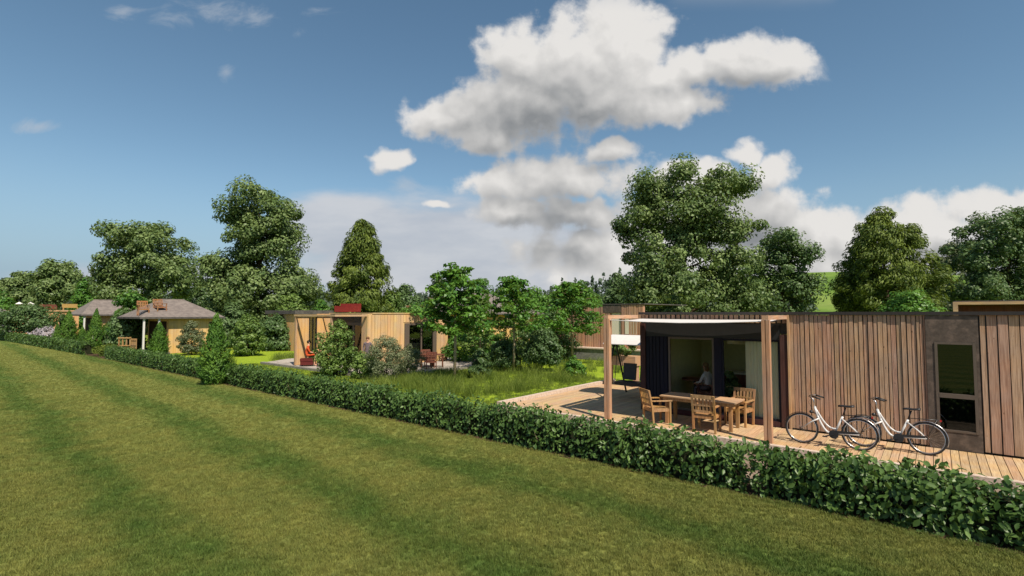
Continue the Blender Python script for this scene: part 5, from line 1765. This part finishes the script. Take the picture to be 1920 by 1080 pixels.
# ------------------------------------------------------------------ grass
def tuft(name, n, rad, h, w, mat, seed, bend=0.5):
    r = random.Random(seed)
    v, f = [], []
    for k in range(n):
        a = r.uniform(0, 6.283)
        d = rad * math.sqrt(r.random())
        x_, y_ = d * math.cos(a), d * math.sin(a)
        hh = h * r.uniform(0.55, 1.15)
        b_ = r.uniform(0, 6.283)
        lx, ly = math.cos(b_) * bend * hh * r.uniform(0.2, 1), math.sin(b_) * bend * hh * r.uniform(0.2, 1)
        c = r.uniform(0, 6.283)
        wx, wy = math.cos(c) * w / 2, math.sin(c) * w / 2
        o = len(v)
        v += [(x_ - wx, y_ - wy, -0.01), (x_ + wx, y_ + wy, -0.01), (x_ + lx * 0.35 + wx * 0.7, y_ + ly * 0.35 + wy * 0.7, hh * 0.6), (x_ + lx * 0.35 - wx * 0.7, y_ + ly * 0.35 - wy * 0.7, hh * 0.6), (x_ + lx, y_ + ly, hh)]
        f += [(o, o + 1, o + 2, o + 3), (o + 3, o + 2, o + 4)]
    return MB().add(v, f).mesh(name, mat)


def scatter(name, src_me, pts_poly, z, density, seed, smin, smax, patchy=0.0):
    """grass on a polygon: instanced tufts, one object"""
    tmpl = bpy.data.objects.new(name + '_tuft', src_me)
    me = bpy.data.meshes.new(name)
    v, f, dn = [], [], []
    for poly, dens in pts_poly:
        o = len(v)
        v += [(x, y, z) for x, y in poly]
        f.append(tuple(o + i for i in range(len(poly))))
        dn.append(dens)
    me.from_pydata(v, [], f)
    at = me.attributes.new('dens', 'FLOAT', 'FACE')
    at.data.foreach_set('value', dn)
    ob = link(name, me)
    tag(ob, kind='stuff')
    ng = bpy.data.node_groups.new(name + '_nodes', 'GeometryNodeTree')
    ng.interface.new_socket('Geometry', in_out='INPUT', socket_type='NodeSocketGeometry')
    ng.interface.new_socket('Geometry', in_out='OUTPUT', socket_type='NodeSocketGeometry')
    g = ng.nodes.new
    gi, go = g('NodeGroupInput'), g('NodeGroupOutput')
    dp = g('GeometryNodeDistributePointsOnFaces'); dp.distribute_method = 'RANDOM'
    na = g('GeometryNodeInputNamedAttribute'); na.data_type = 'FLOAT'; na.inputs['Name'].default_value = 'dens'
    oi = g('GeometryNodeObjectInfo'); oi.inputs['Object'].default_value = tmpl
    oi.inputs['As Instance'].default_value = True
    ip_ = g('GeometryNodeInstanceOnPoints')
    rr = g('FunctionNodeRandomValue'); rr.data_type = 'FLOAT_VECTOR'
    rr.inputs[0].default_value = (-0.12, -0.12, 0); rr.inputs[1].default_value = (0.12, 0.12, 6.283)
    rs = g('FunctionNodeRandomValue'); rs.data_type = 'FLOAT'
    rs.inputs[2].default_value = smin; rs.inputs[3].default_value = smax
    dp.inputs['Seed'].default_value = seed
    K = ng.links.new
    K(gi.outputs[0], dp.inputs['Mesh'])
    if patchy:
        nz = g('ShaderNodeTexNoise'); nz.inputs['Scale'].default_value = patchy; nz.inputs['Detail'].default_value = 3.0
        mr = g('ShaderNodeMapRange'); mr.inputs[1].default_value = 0.42; mr.inputs[2].default_value = 0.60; mr.inputs[3].default_value = 0.02; mr.inputs[4].default_value = 1.4
        mu = g('ShaderNodeMath'); mu.operation = 'MULTIPLY'
        K(nz.outputs[0], mr.inputs[0]); K(mr.outputs[0], mu.inputs[0]); K(na.outputs[0], mu.inputs[1])
        K(mu.outputs[0], dp.inputs['Density'])
    else:
        K(na.outputs[0], dp.inputs['Density'])
    K(dp.outputs['Points'], ip_.inputs['Points'])
    K(oi.outputs['Geometry'], ip_.inputs['Instance'])
    K(rr.outputs[0], ip_.inputs['Rotation'])
    K(rs.outputs[1], ip_.inputs['Scale'])
    K(ip_.outputs[0], go.inputs[0])
    md = ob.modifiers.new('scatter', 'NODES')
    md.node_group = ng
    return ob


# mown lawn: dense near the camera, thinner with distance
def lx_strip(y0, y1, n=24):
    """quads of the strip y0..y1 that the camera sees, with falling density"""
    out = []
    xs = [2.6, 0, -2, -4, -6, -8, -10.5, -13.5, -17, -21, -26, -32, -38, -44, -50, -57, -64, -72, -80]
    for a, b_ in zip(xs[:-1], xs[1:]):
        xm, ym = (a + b_) / 2, (y0 + y1) / 2
        fwd = xm * FX + ym * FY
        rgt = xm * RX + ym * RY
        if fwd < 4.0 or abs(rgt) > fwd * 1.12 + 1.5:
            continue
        dens = min(560, 560 * (8.5 / fwd) ** 2.0) if fwd < 24 else 70.3 * max(0.0, 1 - (fwd - 24) / 34)
        out.append(([(b_, y0), (a, y0), (a, y1), (b_, y1)], dens))
    return out


strips = []
for k in range(11):
    strips += lx_strip(-1.5 + k, -0.5 + k)
scatter('lawn_grass', tuft('lawn_tuft', 16, 0.042, 0.050, 0.0060, 'blade', 1, 0.8), strips, GZ - 0.004, 1, 3, 0.7, 1.35)
# tall meadow in the garden
mead = [([(-19.5, 14.2), (-14.0, 13.4), (-12.9, 15.0), (-12.5, 21.5), (-15, 22.5), (-19.8, 19.0)], 32),
        ([(-19.5, 10.9), (-15.5, 10.9), (-14.4, 13.2), (-19.3, 14.0)], 12),
        ([(-19.8, 21.0), (-15, 24.0), (-12.4, 23.0), (-12.4, 28.5), (-18, 28.5)], 9),
        ([(-36, 17.5), (-33.8, 16.0), (-33.8, 24.0), (-37, 24)], 22),
        ([(-38, 10.7), (-33, 10.7), (-34, 14.0), (-38, 14.5)], 12)]
scatter('meadow_grass', tuft('meadow_tuft', 30, 0.22, 0.40, 0.014, 'meadow', 2, 0.8), mead, GZ - 0.004, 1, 5, 0.35, 1.40, 0.75)
lg = [([(-33, 10.6), (-11.4, 10.6), (-11.4, 22), (-20.3, 22), (-20.3, 14.6), (-33, 14.6)], 60)]
scatter('garden_grass', tuft('garden_tuft', 14, 0.10, 0.07, 0.010, 'meadow', 4, 0.9), lg, GZ - 0.004, 1, 6, 0.6, 1.2)


# ------------------------------------------------------------------ the far wood on the horizon
def far_wood():
    Ps, Ns, Ss = [], [], []
    r = np.random.default_rng(77)
    for px in np.arange(-60, 2000, 5.0):
        if 1520 < px < 1590 or 1400 < px < 1470 and False:
            continue
        for row in range(2):
            d = 190 + row * 60 + r.random() * 40
            x_, y_ = view(px + r.normal() * 3, d)
            pine = 900 < px < 1180
            base = 556 if not pine else np.interp(px, [900, 1000, 1090, 1180], [556, 552, 536, 516])
            H = height_at(base + r.normal() * 6, d) - GZ
            H = max(H, 5)
            n = 70
            t = r.random(n)
            w = (H * 0.16 if pine else H * 0.32) * (1 - (t ** 1.2 if pine else t ** 3) * 0.92)
            a = r.random(n) * 6.283
            q = np.sqrt(r.random(n))
            Ps.append(np.stack([x_ + np.cos(a) * w * q, y_ + np.sin(a) * w * q, GZ + H * (0.04 + 0.96 * t)], 1))
            Ns.append(np.stack([np.cos(a), np.sin(a), np.full(n, 0.5)], 1) + r.normal(size=(n, 3)) * 0.5)
            Ss.append(np.full(n, 1.5) * (0.6 + 0.8 * r.random(n)))
    V, F = leaf_geo(np.vstack(Ps), np.vstack(Ns), np.concatenate(Ss), 0.8)
    tag(link('far_woods', np_mesh('far_woods', V, F, 'farpine')), kind='stuff')


far_wood()
